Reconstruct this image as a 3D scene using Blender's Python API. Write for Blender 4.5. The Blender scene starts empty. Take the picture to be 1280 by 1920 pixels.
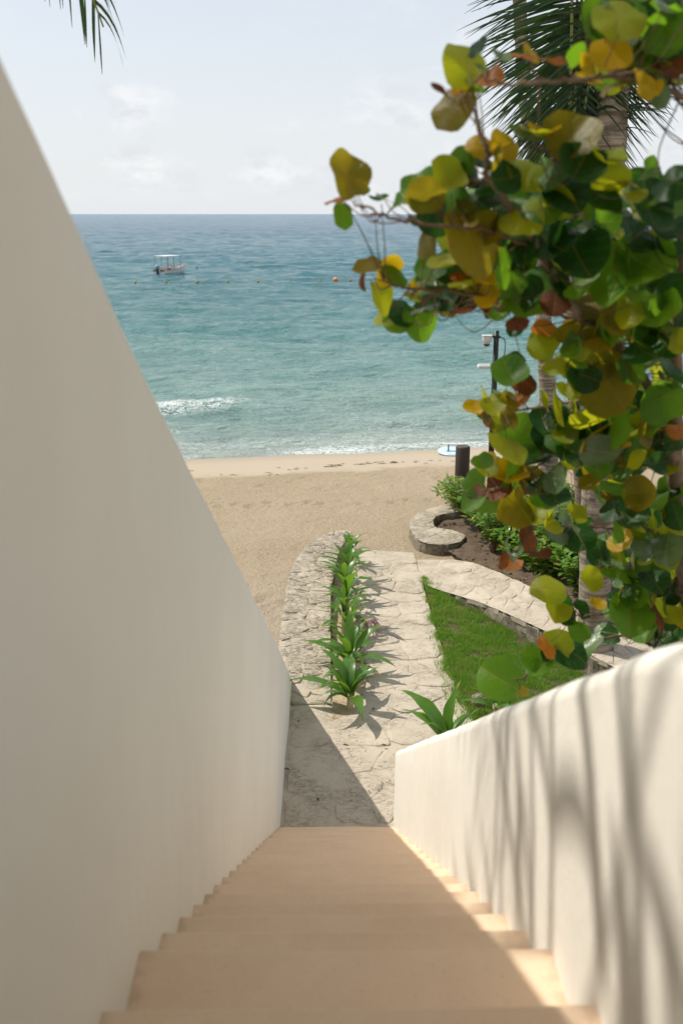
import bpy, math, random
import numpy as np
from mathutils import Vector, Matrix, noise as mn

SC = bpy.context.scene
COL = SC.collection
R = math.radians

# ---------------------------------------------------------------- camera, sky, sun, exposure
PITCH, YAW, EYE = R(16.67), R(.588), 5.87
cam_d = bpy.data.cameras.new('camera')
cam = bpy.data.objects.new('camera', cam_d)
COL.objects.link(cam)
cam.location = (0, 0, EYE)
cam.rotation_euler = (R(90) - PITCH, 0, -YAW)
cam_d.sensor_fit = 'VERTICAL'
cam_d.sensor_height = 36.0
cam_d.sensor_width = 24.0
cam_d.lens = 35.0
cam_d.clip_start = .05
cam_d.clip_end = 60000
cam_d.dof.use_dof = True
cam_d.dof.focus_distance = 14.0
cam_d.dof.aperture_fstop = 2.5
SC.camera = cam

SUN_DIR = Vector((-.665, .35, 1.0)).normalized()          # towards the sun
SUN_EL = math.asin(SUN_DIR.z)
SUN_AZ = math.atan2(SUN_DIR.x, SUN_DIR.y)                # clockwise from +Y
world = bpy.data.worlds.new('World')
SC.world = world
world.use_nodes = True

sun_d = bpy.data.lights.new('sun', 'SUN')
sun_d.energy = 3.4
sun_d.angle = R(.8)
sun_d.color = (1.0, .945, .87)
sun = bpy.data.objects.new('sun', sun_d)
COL.objects.link(sun)
sun.rotation_euler = (-SUN_DIR).to_track_quat('-Z', 'Y').to_euler()
sun.location = SUN_DIR * 60

SC.view_settings.view_transform = 'Standard'
SC.view_settings.look = 'None'
SC.view_settings.gamma = 1
SC.view_settings.use_curve_mapping = False
SC.view_settings.exposure = 0.42
SC.render.engine = 'CYCLES'
SC.cycles.use_denoising = True
SC.cycles.max_bounces = 8
SC.cycles.transparent_max_bounces = 8
SC.cycles.caustics_reflective = False
SC.cycles.caustics_refractive = False


# ---------------------------------------------------------------- node helper
class NT:
    def __init__(self, tree):
        self.t = tree
        tree.nodes.clear()

    def n(self, typ, ins=None, **props):
        nd = self.t.nodes.new('ShaderNode' + typ)
        for k, v in props.items():
            setattr(nd, k, v)
        for k, v in (ins or {}).items():
            s = nd.inputs[k]
            if isinstance(v, bpy.types.NodeSocket):
                self.t.links.new(v, s)
            else:
                if s.type == 'RGBA' and len(v) == 3:
                    v = (*v, 1)
                s.default_value = v
        return nd

    def math(self, op, a, b=0.0, c=None):
        ins = {0: a, 1: b}
        if c is not None:
            ins[2] = c
        return self.n('Math', ins, operation=op).outputs[0]

    def mix(self, f, a, b, blend='MIX'):
        nd = self.n('Mix', data_type='RGBA', blend_type=blend)
        for i, v in ((0, f), (6, a), (7, b)):
            s = nd.inputs[i]
            if isinstance(v, bpy.types.NodeSocket):
                self.t.links.new(v, s)
            else:
                s.default_value = (*v, 1) if (hasattr(v, '__len__') and len(v) == 3) else v
        return nd.outputs[2]

    def ramp(self, fac, stops, interp='LINEAR'):
        nd = self.n('ValToRGB', {0: fac})
        cr = nd.color_ramp
        cr.interpolation = interp
        while len(cr.elements) < len(stops):
            cr.elements.new(.5)
        for e, (p, c) in zip(cr.elements, stops):
            e.position = p
            e.color = (*c, 1) if hasattr(c, '__len__') else (c, c, c, 1)
        return nd.outputs[0]

    def noise(self, vec, scale, detail=4, rough=.55, dist=0.0):
        ins = {'Scale': scale, 'Detail': detail, 'Roughness': rough, 'Distortion': dist}
        if vec is not None:
            ins['Vector'] = vec
        return self.n('TexNoise', ins).outputs[0]

    def mapr(self, v, a, b, c=0.0, d=1.0):
        return self.n('MapRange', {0: v, 1: a, 2: b, 3: c, 4: d}).outputs[0]

    def bump(self, h, strength=.5, dist=.01, normal=None):
        ins = {'Strength': strength, 'Distance': dist, 'Height': h}
        if normal is not None:
            ins['Normal'] = normal
        return self.n('Bump', ins).outputs[0]

    def out(self, shader):
        o = self.n('OutputMaterial', {'Surface': shader})
        return o


def new_mat(name):
    m = bpy.data.materials.new(name)
    m.use_nodes = True
    return m, NT(m.node_tree)


def principled(nt, col, rough=.7, normal=None, spec=.4, **kw):
    ins = {'Base Color': col, 'Roughness': rough, 'Specular IOR Level': spec}
    if normal is not None:
        ins['Normal'] = normal
    ins.update(kw)
    return nt.n('BsdfPrincipled', ins).outputs[0]


# ---------------------------------------------------------------- sky
wt = NT(world.node_tree)
sky = wt.n('TexSky', sky_type='NISHITA', sun_disc=False)
sky.sun_elevation = SUN_EL
sky.sun_rotation = SUN_AZ
sky.altitude = 0
sky.air_density = 1.0
sky.dust_density = 1.2
sky.ozone_density = 1.0
tc = wt.n('TexCoord').outputs['Generated']
sep = wt.n('SeparateXYZ', {0: tc})
el = sep.outputs['Z']
cvec = wt.n('VectorMath', {0: tc, 1: (4.5, 4.5, 8.5)}, operation='MULTIPLY').outputs[0]
cn = wt.noise(cvec, 2.3, 10, .6, .25)
c2 = wt.noise(cvec, .7, 3, .5)
cmask = wt.math('MULTIPLY', wt.mapr(cn, .47, .60), wt.mapr(c2, .38, .56))
band = wt.math('MULTIPLY', wt.mapr(el, .006, .035), wt.mapr(el, .20, .09))
cfac = wt.math('MULTIPLY', wt.math('MULTIPLY', cmask, band), .75)
# thin even veil of haze over the whole sky, thicker towards the horizon
veil = wt.mix(wt.mapr(el, .0, .22, .93, .66), sky.outputs[0], (5.95, 6.15, 6.4))
lit = wt.mix(wt.mapr(wt.noise(cvec, 5.0, 6, .6), .4, .6), (5.3, 5.5, 5.8), (7.3, 7.3, 7.35))
skyc = wt.mix(cfac, veil, lit)
bg = wt.n('Background', {'Color': skyc, 'Strength': .105})
wt.n('OutputWorld', {'Surface': bg.outputs[0]})

# ---------------------------------------------------------------- place helpers
cF = Vector((math.sin(YAW) * math.cos(PITCH), math.cos(YAW) * math.cos(PITCH), -math.sin(PITCH)))
cR = Vector((math.cos(YAW), -math.sin(YAW), 0))
cU = cR.cross(cF)
FPX = 35 / 36 * 1920
EYEV = Vector((0, 0, EYE))


def at(px, py, d):
    """a place d metres out along the view axis"""
    return EYEV + (cF + cR * ((px - 640) / FPX) + cU * ((960 - py) / FPX)) * d


def onz(px, py, z):
    v = cF + cR * ((px - 640) / FPX) + cU * ((960 - py) / FPX)
    return EYEV + v * ((z - EYE) / v.z)


# ---------------------------------------------------------------- object helpers
def mesh(name, verts, faces, mat=None, smooth=False):
    me = bpy.data.meshes.new(name)
    me.from_pydata([tuple(v) for v in verts], [], faces)
    if smooth:
        me.polygons.foreach_set('use_smooth', [True] * len(me.polygons))
    if mat:
        me.materials.append(mat)
    me.update()
    return me


def link(name, me, parent=None, loc=None, rot=None, scale=None):
    o = bpy.data.objects.new(name, me)
    COL.objects.link(o)
    if parent:
        o.parent = parent
    if loc is not None:
        o.location = loc
    if rot is not None:
        o.rotation_euler = rot
    if scale is not None:
        o.scale = scale if hasattr(scale, '__len__') else (scale,) * 3
    return o


def add(name, verts, faces, mat, parent=None, smooth=False, **k):
    return link(name, mesh(name, verts, faces, mat, smooth), parent, **k)


def tag(o, label=None, cat=None, group=None, kind=None):
    for k, v in (('label', label), ('category', cat), ('group', group), ('kind', kind)):
        if v:
            o[k] = v
    return o


def empty(name, loc=(0, 0, 0), rz=0, **k):
    o = bpy.data.objects.new(name, None)
    o.empty_display_size = .1
    COL.objects.link(o)
    o.location = loc
    o.rotation_euler = (0, 0, rz)
    tag(o, **k)
    return o


class MB:
    def __init__(self):
        self.v, self.f = [], []

    def add(self, v, f):
        b = len(self.v)
        self.v += [tuple(p) for p in v]
        self.f += [tuple(i + b for i in q) for q in f]
        return self

    def box(self, c, s, rz=0, bev=0):
        cx, cy, cz = c
        hx, hy, hz = s[0] / 2, s[1] / 2, s[2] / 2
        ca, sa = math.cos(rz), math.sin(rz)
        if bev <= 0:
            p = [(x * hx, y * hy, z * hz) for z in (-1, 1) for x, y in ((-1, -1), (1, -1), (1, 1), (-1, 1))]
            f = [(3, 2, 1, 0), (4, 5, 6, 7), (0, 1, 5, 4), (1, 2, 6, 5), (2, 3, 7, 6), (3, 0, 4, 7)]
        else:
            p, b = [], bev
            for z, q in ((-hz, b), (-hz + b, 0), (hz - b, 0), (hz, b)):
                x, y = hx - q, hy - q
                for sx, sy in ((-1, -1), (1, -1), (1, 1), (-1, 1)):
                    p.append((sx * x, sy * y, z))
            f = [(3, 2, 1, 0), (12, 13, 14, 15)]
            for k in range(3):
                for i in range(4):
                    j = (i + 1) % 4
                    f.append((k * 4 + i, k * 4 + j, k * 4 + 4 + j, k * 4 + 4 + i))
        self.add([(cx + x * ca - y * sa, cy + x * sa + y * ca, cz + z) for x, y, z in p], f)
        return self

    def tube(self, pts, rad, n=8, cap=True):
        pts = [Vector(p) for p in pts]
        if not hasattr(rad, '__len__'):
            rad = [rad] * len(pts)
        v, f = [], []
        ref = None
        for i, p in enumerate(pts):
            t = (pts[min(i + 1, len(pts) - 1)] - pts[max(i - 1, 0)]).normalized()
            if ref is None:
                ref = Vector((0, 0, 1)) if abs(t.z) < .9 else Vector((1, 0, 0))
            a = (ref - t * ref.dot(t)).normalized()
            b = t.cross(a)
            ref = a
            for k in range(n):
                w = 2 * math.pi * k / n
                v.append(p + (a * math.cos(w) + b * math.sin(w)) * rad[i])
        for i in range(len(pts) - 1):
            for k in range(n):
                j = (k + 1) % n
                f.append((i * n + k, i * n + j, (i + 1) * n + j, (i + 1) * n + k))
        if cap:
            f.append(tuple(range(n))[::-1])
            f.append(tuple((len(pts) - 1) * n + k for k in range(n)))
        return self.add(v, f)

    def lathe(self, c, prof, n=16):
        """prof: (radius, z) pairs from the bottom to the top"""
        v, f = [], []
        for r, z in prof:
            for k in range(n):
                w = 2 * math.pi * k / n
                v.append((c[0] + r * math.cos(w), c[1] + r * math.sin(w), c[2] + z))
        for i in range(len(prof) - 1):
            for k in range(n):
                j = (k + 1) % n
                f.append((i * n + k, i * n + j, (i + 1) * n + j, (i + 1) * n + k))
        f.append(tuple(range(n))[::-1])
        f.append(tuple((len(prof) - 1) * n + k for k in range(n)))
        return self.add(v, f)

    def build(self, name, mat, parent=None, smooth=False, **k):
        return add(name, self.v, self.f, mat, parent, smooth, **k)


def spline(pts, n):
    """Catmull-Rom through pts (Vectors), n samples per span"""
    p = [Vector(q) for q in pts]
    p = [p[0] * 2 - p[1]] + p + [p[-1] * 2 - p[-2]]
    out = []
    for i in range(1, len(p) - 2):
        for k in range(n):
            t = k / n
            a, b, c, d = p[i - 1], p[i], p[i + 1], p[i + 2]
            out.append(.5 * ((2 * b) + (c - a) * t + (2 * a - 5 * b + 4 * c - d) * t * t + (3 * b - a - 3 * c + d) * t ** 3))
    out.append(p[-2])
    return out


def fbm(x, y, z=0.0, o=3):
    return mn.fractal(Vector((x, y, z)), 1.0, 2.0, o)


# ---------------------------------------------------------------- materials
def obj_coord(nt):
    return nt.n('TexCoord').outputs['Object']


def pos_coord(nt):
    return nt.n('NewGeometry').outputs['Position']


def make_plaster():
    m, nt = new_mat('white_plaster')
    p = pos_coord(nt)
    big = nt.noise(p, .9, 4, .55)
    fine = nt.noise(p, 60, 4, .6)
    strk = nt.noise(nt.n('VectorMath', {0: p, 1: (5, 5, .5)}, operation='MULTIPLY').outputs[0], 1.6, 5, .6)
    col = nt.mix(nt.mapr(big, .35, .7), (.80, .765, .68), (.755, .715, .63))
    col = nt.mix(nt.math('MULTIPLY', nt.mapr(strk, .52, .75), .10), col, (.67, .63, .54))
    trowel = nt.noise(nt.n('VectorMath', {0: p, 1: (1, 1, .6)}, operation='MULTIPLY').outputs[0], 5, 3, .5)
    b = nt.bump(trowel, .18, .05)
    b = nt.bump(nt.noise(nt.n('VectorMath', {0: p, 1: (1, 2.4, .9)}, operation='MULTIPLY').outputs[0], 17, 4, .6, .8), .10, .012, b)
    b = nt.bump(fine, .3, .004, b)
    nt.out(principled(nt, col, .75, b, .25))
    return m


def make_step():
    m, nt = new_mat('cream_concrete')
    p = pos_coord(nt)
    a = nt.noise(p, 2.2, 5, .6)
    b = nt.noise(p, 14, 5, .6)
    spk = nt.noise(p, 130, 2, .5)
    col = nt.mix(nt.mapr(a, .35, .68), (.78, .585, .41), (.72, .53, .36))
    col = nt.mix(nt.math('MULTIPLY', nt.mapr(b, .5, .75), .4), col, (.82, .63, .46))
    col = nt.mix(nt.math('MULTIPLY', nt.mapr(spk, .66, .74), .5), col, (.36, .25, .17))
    sx = nt.n('SeparateXYZ', {0: p}).outputs['X']
    edge = nt.math('MINIMUM', nt.math('SUBTRACT', sx, -.53), nt.math('SUBTRACT', .60, sx))
    grime = nt.mapr(nt.math('ADD', edge, nt.math('MULTIPLY', nt.math('SUBTRACT', b, .5), .16)), .035, .0)
    col = nt.mix(nt.math('MULTIPLY', grime, .4), col, (.40, .27, .17))
    h = nt.bump(nt.noise(p, 70, 4, .6), .35, .004)
    nt.out(principled(nt, col, .72, h, .3))
    return m


def make_limestone(name, light, mid, dark, crack=.55, darkness=.8, bscale=1.0):
    m, nt = new_mat(name)
    p = pos_coord(nt)
    inf = nt.n('ObjectInfo').outputs['Random']
    big = nt.noise(p, 1.7, 5, .6, .4)
    med = nt.noise(p, 9, 6, .65, .6)
    st = nt.n('VectorMath', {0: p, 1: (1.0, 2.1, 1.0)}, operation='MULTIPLY').outputs[0]
    ridg = nt.noise(st, 5.5, 7, .68, 1.2)
    r = nt.math('ABSOLUTE', nt.math('SUBTRACT', ridg, .5))
    line = nt.mapr(r, .016, .0)
    line = nt.math('MULTIPLY', line, nt.mapr(big, .42, crack))
    fine = nt.noise(p, 45, 4, .65)
    col = nt.mix(nt.mapr(big, .3, .7), light, mid)
    col = nt.mix(nt.math('MULTIPLY', nt.mapr(med, .5, .74), .7), col, nt.mix(.5, mid, dark))
    col = nt.mix(nt.math('MULTIPLY', line, darkness), col, dark)
    col = nt.mix(nt.math('MULTIPLY', nt.mapr(fine, .63, .72), .35), col, dark)
    col = nt.mix(nt.mapr(inf, 0, 1, 0, .4), col, nt.mix(.25, mid, dark))
    h = nt.math('ADD', nt.math('MULTIPLY', med, .7), nt.math('MULTIPLY', fine, .25))
    h = nt.math('SUBTRACT', h, nt.math('MULTIPLY', line, .5))
    b = nt.bump(h, .75, .02 * bscale)
    nt.out(principled(nt, col, .88, b, .2))
    return m


def make_sand():
    m, nt = new_mat('sand')
    p = pos_coord(nt)
    sp = nt.n('SeparateXYZ', {0: p})
    # distance from the waterline, shore runs slightly askew
    yy = nt.math('SUBTRACT', sp.outputs['Y'], nt.math('MULTIPLY', sp.outputs['X'], .2))
    wob = nt.math('MULTIPLY', nt.math('SUBTRACT', nt.noise(p, .55, 5, .6), .5), 3.2)
    dist = nt.math('ADD', yy, wob)
    damp = nt.mapr(dist, 27.6, 28.3)
    wet = nt.mapr(yy, 30.0, 31.3)
    big = nt.noise(p, .5, 5, .6)
    med = nt.noise(p, 7, 5, .65)
    fine = nt.noise(p, 22, 5, .72)
    grain = nt.noise(p, 160, 2, .6)
    col = nt.mix(nt.mapr(big, .35, .65), (.445, .352, .235), (.40, .312, .20))
    col = nt.mix(nt.math('MULTIPLY', nt.mapr(med, .5, .72), .35), col, (.31, .235, .145))
    col = nt.mix(nt.math('MULTIPLY', nt.mapr(fine, .54, .7), .8), col, (.24, .175, .105))
    col = nt.mix(nt.mapr(grain, .3, .7, 0, .14), col, (.52, .43, .30))
    near = nt.mapr(sp.outputs['Y'], 17.2, 15.6)
    near = nt.math('MULTIPLY', near, nt.mapr(big, .3, .5))
    col = nt.mix(nt.math('MULTIPLY', near, .75), col, (.48, .405, .30))
    col = nt.mix(nt.math('MULTIPLY', damp, .85), col, (.415, .35, .26))
    col = nt.mix(nt.math('MULTIPLY', wet, .85), col, (.31, .26, .19))
    rough = nt.mapr(wet, 0, 1, .95, .45)
    h = nt.math('ADD', nt.math('MULTIPLY', med, .9), nt.math('MULTIPLY', fine, .55))
    st = nt.mapr(damp, 0, 1, .8, .12)
    bn = nt.n('Bump', {'Strength': st, 'Distance': .15, 'Height': h}).outputs[0]
    nt.out(principled(nt, col, rough, bn, .25))
    return m


def make_simple(name, a, b, scale=6, rough=.7, bump=.3, bdist=.01, spec=.35, metal=0.0, stretch=(1, 1, 1)):
    m, nt = new_mat(name)
    p = nt.n('VectorMath', {0: obj_coord(nt), 1: stretch}, operation='MULTIPLY').outputs[0]
    n1 = nt.noise(p, scale, 5, .6)
    n2 = nt.noise(p, scale * 7, 4, .6)
    col = nt.mix(nt.mapr(n1, .3, .7), a, b)
    col = nt.mix(nt.math('MULTIPLY', nt.mapr(n2, .5, .8), .35), col, tuple(c * .6 for c in a))
    bn = nt.bump(nt.math('ADD', n1, nt.math('MULTIPLY', n2, .5)), bump, bdist)
    nt.out(principled(nt, col, rough, bn, spec, Metallic=metal))
    return m


def make_leaf(name, a, b, trans, tfac=.45, rough=.42, spots=.0, spec=.35, edge=(.10, .045, .02), veins=True, mid=(.30, .17, .05)):
    """sea grape leaf: lamina, midrib and side veins, brown scorching; thin, so light passes through"""
    m, nt = new_mat(name)
    oc = nt.n('TexCoord').outputs['UV'] if veins else obj_coord(nt)
    s = nt.n('SeparateXYZ', {0: oc})
    x, y = s.outputs['X'], s.outputs['Y']
    rnd = nt.n('ObjectInfo').outputs['Random']
    off = nt.n('CombineXYZ', {0: nt.math('MULTIPLY', rnd, 37.0), 1: nt.math('MULTIPLY', rnd, 91.0)}).outputs[0]
    pv = nt.n('VectorMath', {0: oc, 1: off}, operation='ADD').outputs[0]
    n1 = nt.noise(pv, 2.2, 4, .55)
    n2 = nt.noise(pv, 11, 4, .6)
    col = nt.mix(nt.mapr(n1, .32, .68), a, b)
    col = nt.mix(nt.math('MULTIPLY', nt.mapr(n2, .48, .72), .3), col, tuple(c * .62 for c in a))
    hgt = n2
    if veins:
        ax = nt.math('ABSOLUTE', x)
        midr = nt.mapr(ax, .018, .006)
        ph = nt.math('MULTIPLY', nt.math('SUBTRACT', y, nt.math('MULTIPLY', ax, .75)), 5.2)
        fr = nt.math('ABSOLUTE', nt.math('SUBTRACT', nt.math('FRACT', nt.math('ADD', ph, 10.0)), .5))
        side = nt.math('MULTIPLY', nt.mapr(fr, .05, .015), .5)
        vv = nt.math('MAXIMUM', midr, side)
        col = nt.mix(nt.math('MULTIPLY', vv, .7), col, mid)
        hgt = nt.math('SUBTRACT', nt.math('MULTIPLY', n2, .4), vv)
    if spots > 0:
        rr = nt.math('SQRT', nt.math('ADD', nt.math('MULTIPLY', x, x), nt.math('MULTIPLY', y, y)))
        sc = nt.math('ADD', nt.math('MULTIPLY', nt.math('SUBTRACT', n1, .5), 1.0), nt.math('MULTIPLY', nt.math('SUBTRACT', n2, .5), .7))
        e = nt.mapr(nt.math('ADD', rr, nt.math('MULTIPLY', sc, .55)), .58 - spots * .14, .62 - spots * .12)
        e = nt.math('MULTIPLY', e, nt.mapr(rnd, .12, .3))
        col = nt.mix(e, col, edge)
    bn = nt.bump(hgt, .35, .02)
    pr = principled(nt, col, rough, bn, spec)
    tcol = nt.mix(.55, col, trans)
    tr = nt.n('BsdfTranslucent', {'Color': tcol, 'Normal': bn}).outputs[0]
    nt.out(nt.n('MixShader', {0: tfac, 1: pr, 2: tr}).outputs[0])
    return m


def make_blade(name, a, b, tip, trans, tfac=.4, rough=.35, axis='Y', t0=.72):
    """strap leaf coloured along its length, dry at the tip"""
    m, nt = new_mat(name)
    g = nt.n('SeparateXYZ', {0: nt.n('TexCoord').outputs['Generated']})
    oc = obj_coord(nt)
    rnd = nt.n('ObjectInfo').outputs['Random']
    n1 = nt.noise(oc, 9, 3, .5)
    t = nt.math('ADD', g.outputs[axis], nt.math('MULTIPLY', nt.math('SUBTRACT', n1, .5), .3))
    t = nt.math('ADD', t, nt.math('MULTIPLY', nt.math('SUBTRACT', rnd, .5), .22))
    lon = nt.noise(nt.n('VectorMath', {0: oc, 1: (60, 4, 4)}, operation='MULTIPLY').outputs[0], 1.5, 2, .5)
    col = nt.mix(nt.mapr(n1, .3, .7), a, b)
    col = nt.mix(nt.mapr(lon, .4, .7, 0, .3), col, tuple(c * .6 for c in a))
    col = nt.mix(nt.mapr(t, t0 + .08, t0 + .26), col, tip)
    if name == 'grass_blade':
        dry = nt.noise(oc, 2.4, 4, .6)
        col = nt.mix(nt.mapr(dry, .46, .66, 0, .7), col, (.30, .28, .085))
        col = nt.mix(nt.mapr(nt.noise(oc, 40, 2, .5), .4, .7, 0, .5), col, (.06, .16, .015))
    bn = nt.bump(lon, .3, .004)
    pr = principled(nt, col, rough, bn, .5)
    tr = nt.n('BsdfTranslucent', {'Color': nt.mix(.5, col, trans)}).outputs[0]
    nt.out(nt.n('MixShader', {0: tfac, 1: pr, 2: tr}).outputs[0])
    return m


M = {}
M['plaster'] = make_plaster()
M['step'] = make_step()
M['path'] = make_limestone('path_limestone', (.52, .455, .355), (.465, .40, .305), (.22, .17, .115), .64, .45)
M['wallstone'] = make_limestone('wall_limestone', (.50, .44, .34), (.42, .36, .27), (.12, .095, .065), .5, 1.0, 2.0)
M['rough'] = make_limestone('rough_stone', (.33, .285, .21), (.24, .205, .15), (.05, .042, .03), .45, 1.0, 2.5)
M['sand'] = make_sand()
M['soil'] = make_simple('dark_soil', (.10, .072, .048), (.17, .125, .085), 7, .95, .9, .05, .1)
M['strip'] = make_limestone('sandy_soil', (.50, .40, .27), (.43, .33, .21), (.16, .11, .07), .6, .5, 1.5)
M['darkwood'] = make_simple('dark_wood', (.035, .024, .018), (.06, .042, .03), 9, .6, .35, .008, .4, 0, (1, 1, .12))
M['palegray'] = make_simple('pale_plastic', (.62, .62, .60), (.55, .55, .53), 5, .45, .05)
M['darkgray'] = make_simple('dark_plastic', (.03, .03, .032), (.05, .05, .052), 6, .35, .05)
M['blackmetal'] = make_simple('black_painted_metal', (.018, .02, .02), (.03, .03, .028), 8, .45, .1)
M['bark'] = None


def make_bark():
    m, nt = new_mat('palm_bark')
    p = obj_coord(nt)
    q = nt.n('VectorMath', {0: p, 1: (1, 1, 7)}, operation='MULTIPLY').outputs[0]
    r = nt.noise(q, 2.2, 5, .62, .5)
    v = nt.noise(nt.n('VectorMath', {0: p, 1: (22, 22, 2.2)}, operation='MULTIPLY').outputs[0], 1.6, 4, .6)
    big = nt.noise(p, 3.2, 4, .6)
    col = nt.mix(nt.mapr(r, .40, .62), (.135, .105, .075), (.36, .30, .23))
    col = nt.mix(nt.math('MULTIPLY', nt.mapr(v, .5, .72), .5), col, (.14, .105, .075))
    col = nt.mix(nt.math('MULTIPLY', nt.mapr(big, .58, .70), .75), col, (.055, .042, .032))
    h = nt.math('ADD', nt.math('MULTIPLY', r, .7), nt.math('MULTIPLY', v, .5))
    nt.out(principled(nt, col, .9, nt.bump(h, .8, .02), .15))
    return m


M['bark'] = make_bark()
M['twig'] = make_simple('twig_bark', (.11, .06, .035), (.20, .13, .08), 30, .8, .5, .004, .2)
M['limb'] = make_simple('limb_bark', (.15, .105, .07), (.29, .22, .155), 14, .85, .7, .008, .2)

M['L_lime'] = make_leaf('leaf_lime', (.25, .29, .012), (.17, .26, .015), (.80, .78, .015), .62, spots=.2)
M['L_green'] = make_leaf('leaf_green', (.075, .20, .015), (.05, .155, .018), (.30, .56, .012), .55, spots=.3)
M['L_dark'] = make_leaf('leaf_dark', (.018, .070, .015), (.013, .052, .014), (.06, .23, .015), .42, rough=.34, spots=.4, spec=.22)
M['L_olive'] = make_leaf('leaf_olive', (.17, .16, .010), (.14, .105, .008), (.50, .38, .01), .55, spots=.3)
M['L_yellow'] = make_leaf('leaf_yellow', (.52, .345, .010), (.46, .27, .008), (.95, .64, .01), .58, spots=.3, mid=(.36, .15, .03))
M['L_orange'] = make_leaf('leaf_orange', (.42, .17, .02), (.32, .10, .015), (.85, .30, .02), .5, spots=.5, mid=(.24, .09, .03))
M['L_brown'] = make_leaf('leaf_brown', (.09, .03, .010), (.17, .055, .014), (.32, .08, .01), .3, .7, spots=.6, edge=(.035, .016, .010))
M['L_silver'] = make_leaf('leaf_silver', (.15, .21, .09), (.075, .15, .05), (.2, .36, .06), .3, .26, spec=.6, mid=(.33, .30, .18))
M['frond'] = make_blade('palm_leaflet', (.012, .040, .010), (.024, .062, .013), (.04, .055, .014), (.06, .14, .02), .25, .36, 'X', 1.2)
M['rachis'] = make_simple('frond_stalk', (.20, .23, .07), (.27, .28, .10), 6, .5, .1)
M['lily'] = make_blade('lily_leaf', (.06, .165, .018), (.09, .21, .022), (.55, .36, .10), (.30, .52, .03), .42, .3, 'Y', .78)
M['lilybase'] = make_simple('lily_stalk', (.46, .40, .24), (.36, .30, .16), 14, .7, .4)
M['shrub'] = make_leaf('shrub_leaf', (.09, .22, .03), (.13, .27, .03), (.34, .58, .04), .42, .28, veins=False)
M['shruby'] = make_leaf('shrub_leaf_pale', (.22, .28, .05), (.28, .30, .05), (.5, .55, .06), .4, .35, veins=False)
M['grass'] = make_blade('grass_blade', (.105, .25, .022), (.17, .31, .03), (.24, .26, .06), (.34, .58, .03), .45, .5, 'Z', 1.0)
M['petal'] = make_leaf('wilted_petal', (.62, .42, .42), (.50, .22, .25), (.7, .4, .4), .3, .6, veins=False)
M['deadleaf'] = make_simple('dead_leaf', (.10, .055, .03), (.17, .10, .05), 20, .9, .3)

# ================================================================= THE SETTING
SEA_Z = -1.5


def shore(y, x):
    return y - .2 * x + .12 * math.sin(x * .55 + .4) + .06 * math.sin(x * 1.7)


def beach_base(x, y):
    s = shore(y, x)
    if s < 15:
        return -.30
    if s < 19:
        return -.30 - .20 * (s - 15) / 4
    z = -.5 - .082 * (s - 19)
    return max(z, -6.0)


feet = []
rf = random.Random(4)
for k in range(26):                                     # one line of footprints along the beach, and a few strays
    feet.append((-4.4 + k * .42 + rf.uniform(-.1, .1), 22.9 + .07 * k * .42 + (.13 if k % 2 else -.13) + rf.uniform(-.06, .06), .085))
for k in range(14):
    feet.append((rf.uniform(-4, 5), rf.uniform(24.5, 27.5), .06))
for k in range(70):
    feet.append((rf.uniform(-3.2, -.8), rf.uniform(12.2, 16.4), rf.uniform(.03, .075)))


def build_beach():
    xs = [-4000, -1500, -600, -250, -120, -60, -35, -22, -15, -11]
    xs += list(np.arange(-8.5, 9.5, .11)) + [11, 15, 22, 35, 60, 120, 250, 600, 1500, 4000]
    ys = [-3000, -1000, -300, -100, -40, -15, -5, 2, 6, 9, 10.5] + list(np.arange(11.5, 34.5, .11))
    ys += [36, 39, 44, 52, 62, 90, 150]
    xs, ys = np.array(xs), np.array(ys)
    nx, ny = len(xs), len(ys)
    fx = np.array([f[0] for f in feet]); fy = np.array([f[1] for f in feet]); fd = np.array([f[2] for f in feet])
    X, Y = np.meshgrid(xs, ys)
    Z = np.zeros_like(X)
    for j in range(ny):
        for i in range(nx):
            x, y = xs[i], ys[j]
            z = beach_base(x, y)
            if abs(x) < 12 and 8 < y < 34.5:
                s = shore(y, x)
                flat = 1.0 if s < 27.2 else max(0.0, 1 - (s - 27.2) / 1.2)
                z += .035 * fbm(x * .6, y * .6, 3) * flat
                z += .020 * fbm(x * 3.1, y * 3.1, 7) * flat
                if x < 0 and y < 17:
                    z += .035 * fbm(x * 2.6, y * 2.6, 11)
            Z[j, i] = z
    for a, b, d in zip(fx, fy, fd):
        r2 = ((X - a) / .10) ** 2 + ((Y - b) / .15) ** 2
        Z += -d * np.exp(-r2) + d * .45 * np.exp(-((np.sqrt(r2) - 1.7) / .5) ** 2)
    v = np.stack([X, Y, Z], -1).reshape(-1, 3)
    idx = np.arange(nx * ny).reshape(ny, nx)
    f = np.stack([idx[:-1, :-1], idx[:-1, 1:], idx[1:, 1:], idx[1:, :-1]], -1).reshape(-1, 4)
    o = add('beach', v.tolist(), f.tolist(), M['sand'], None, True)
    tag(o, 'pale golden sand beach sloping down to the sea', kind='structure')


build_beach()


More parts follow.
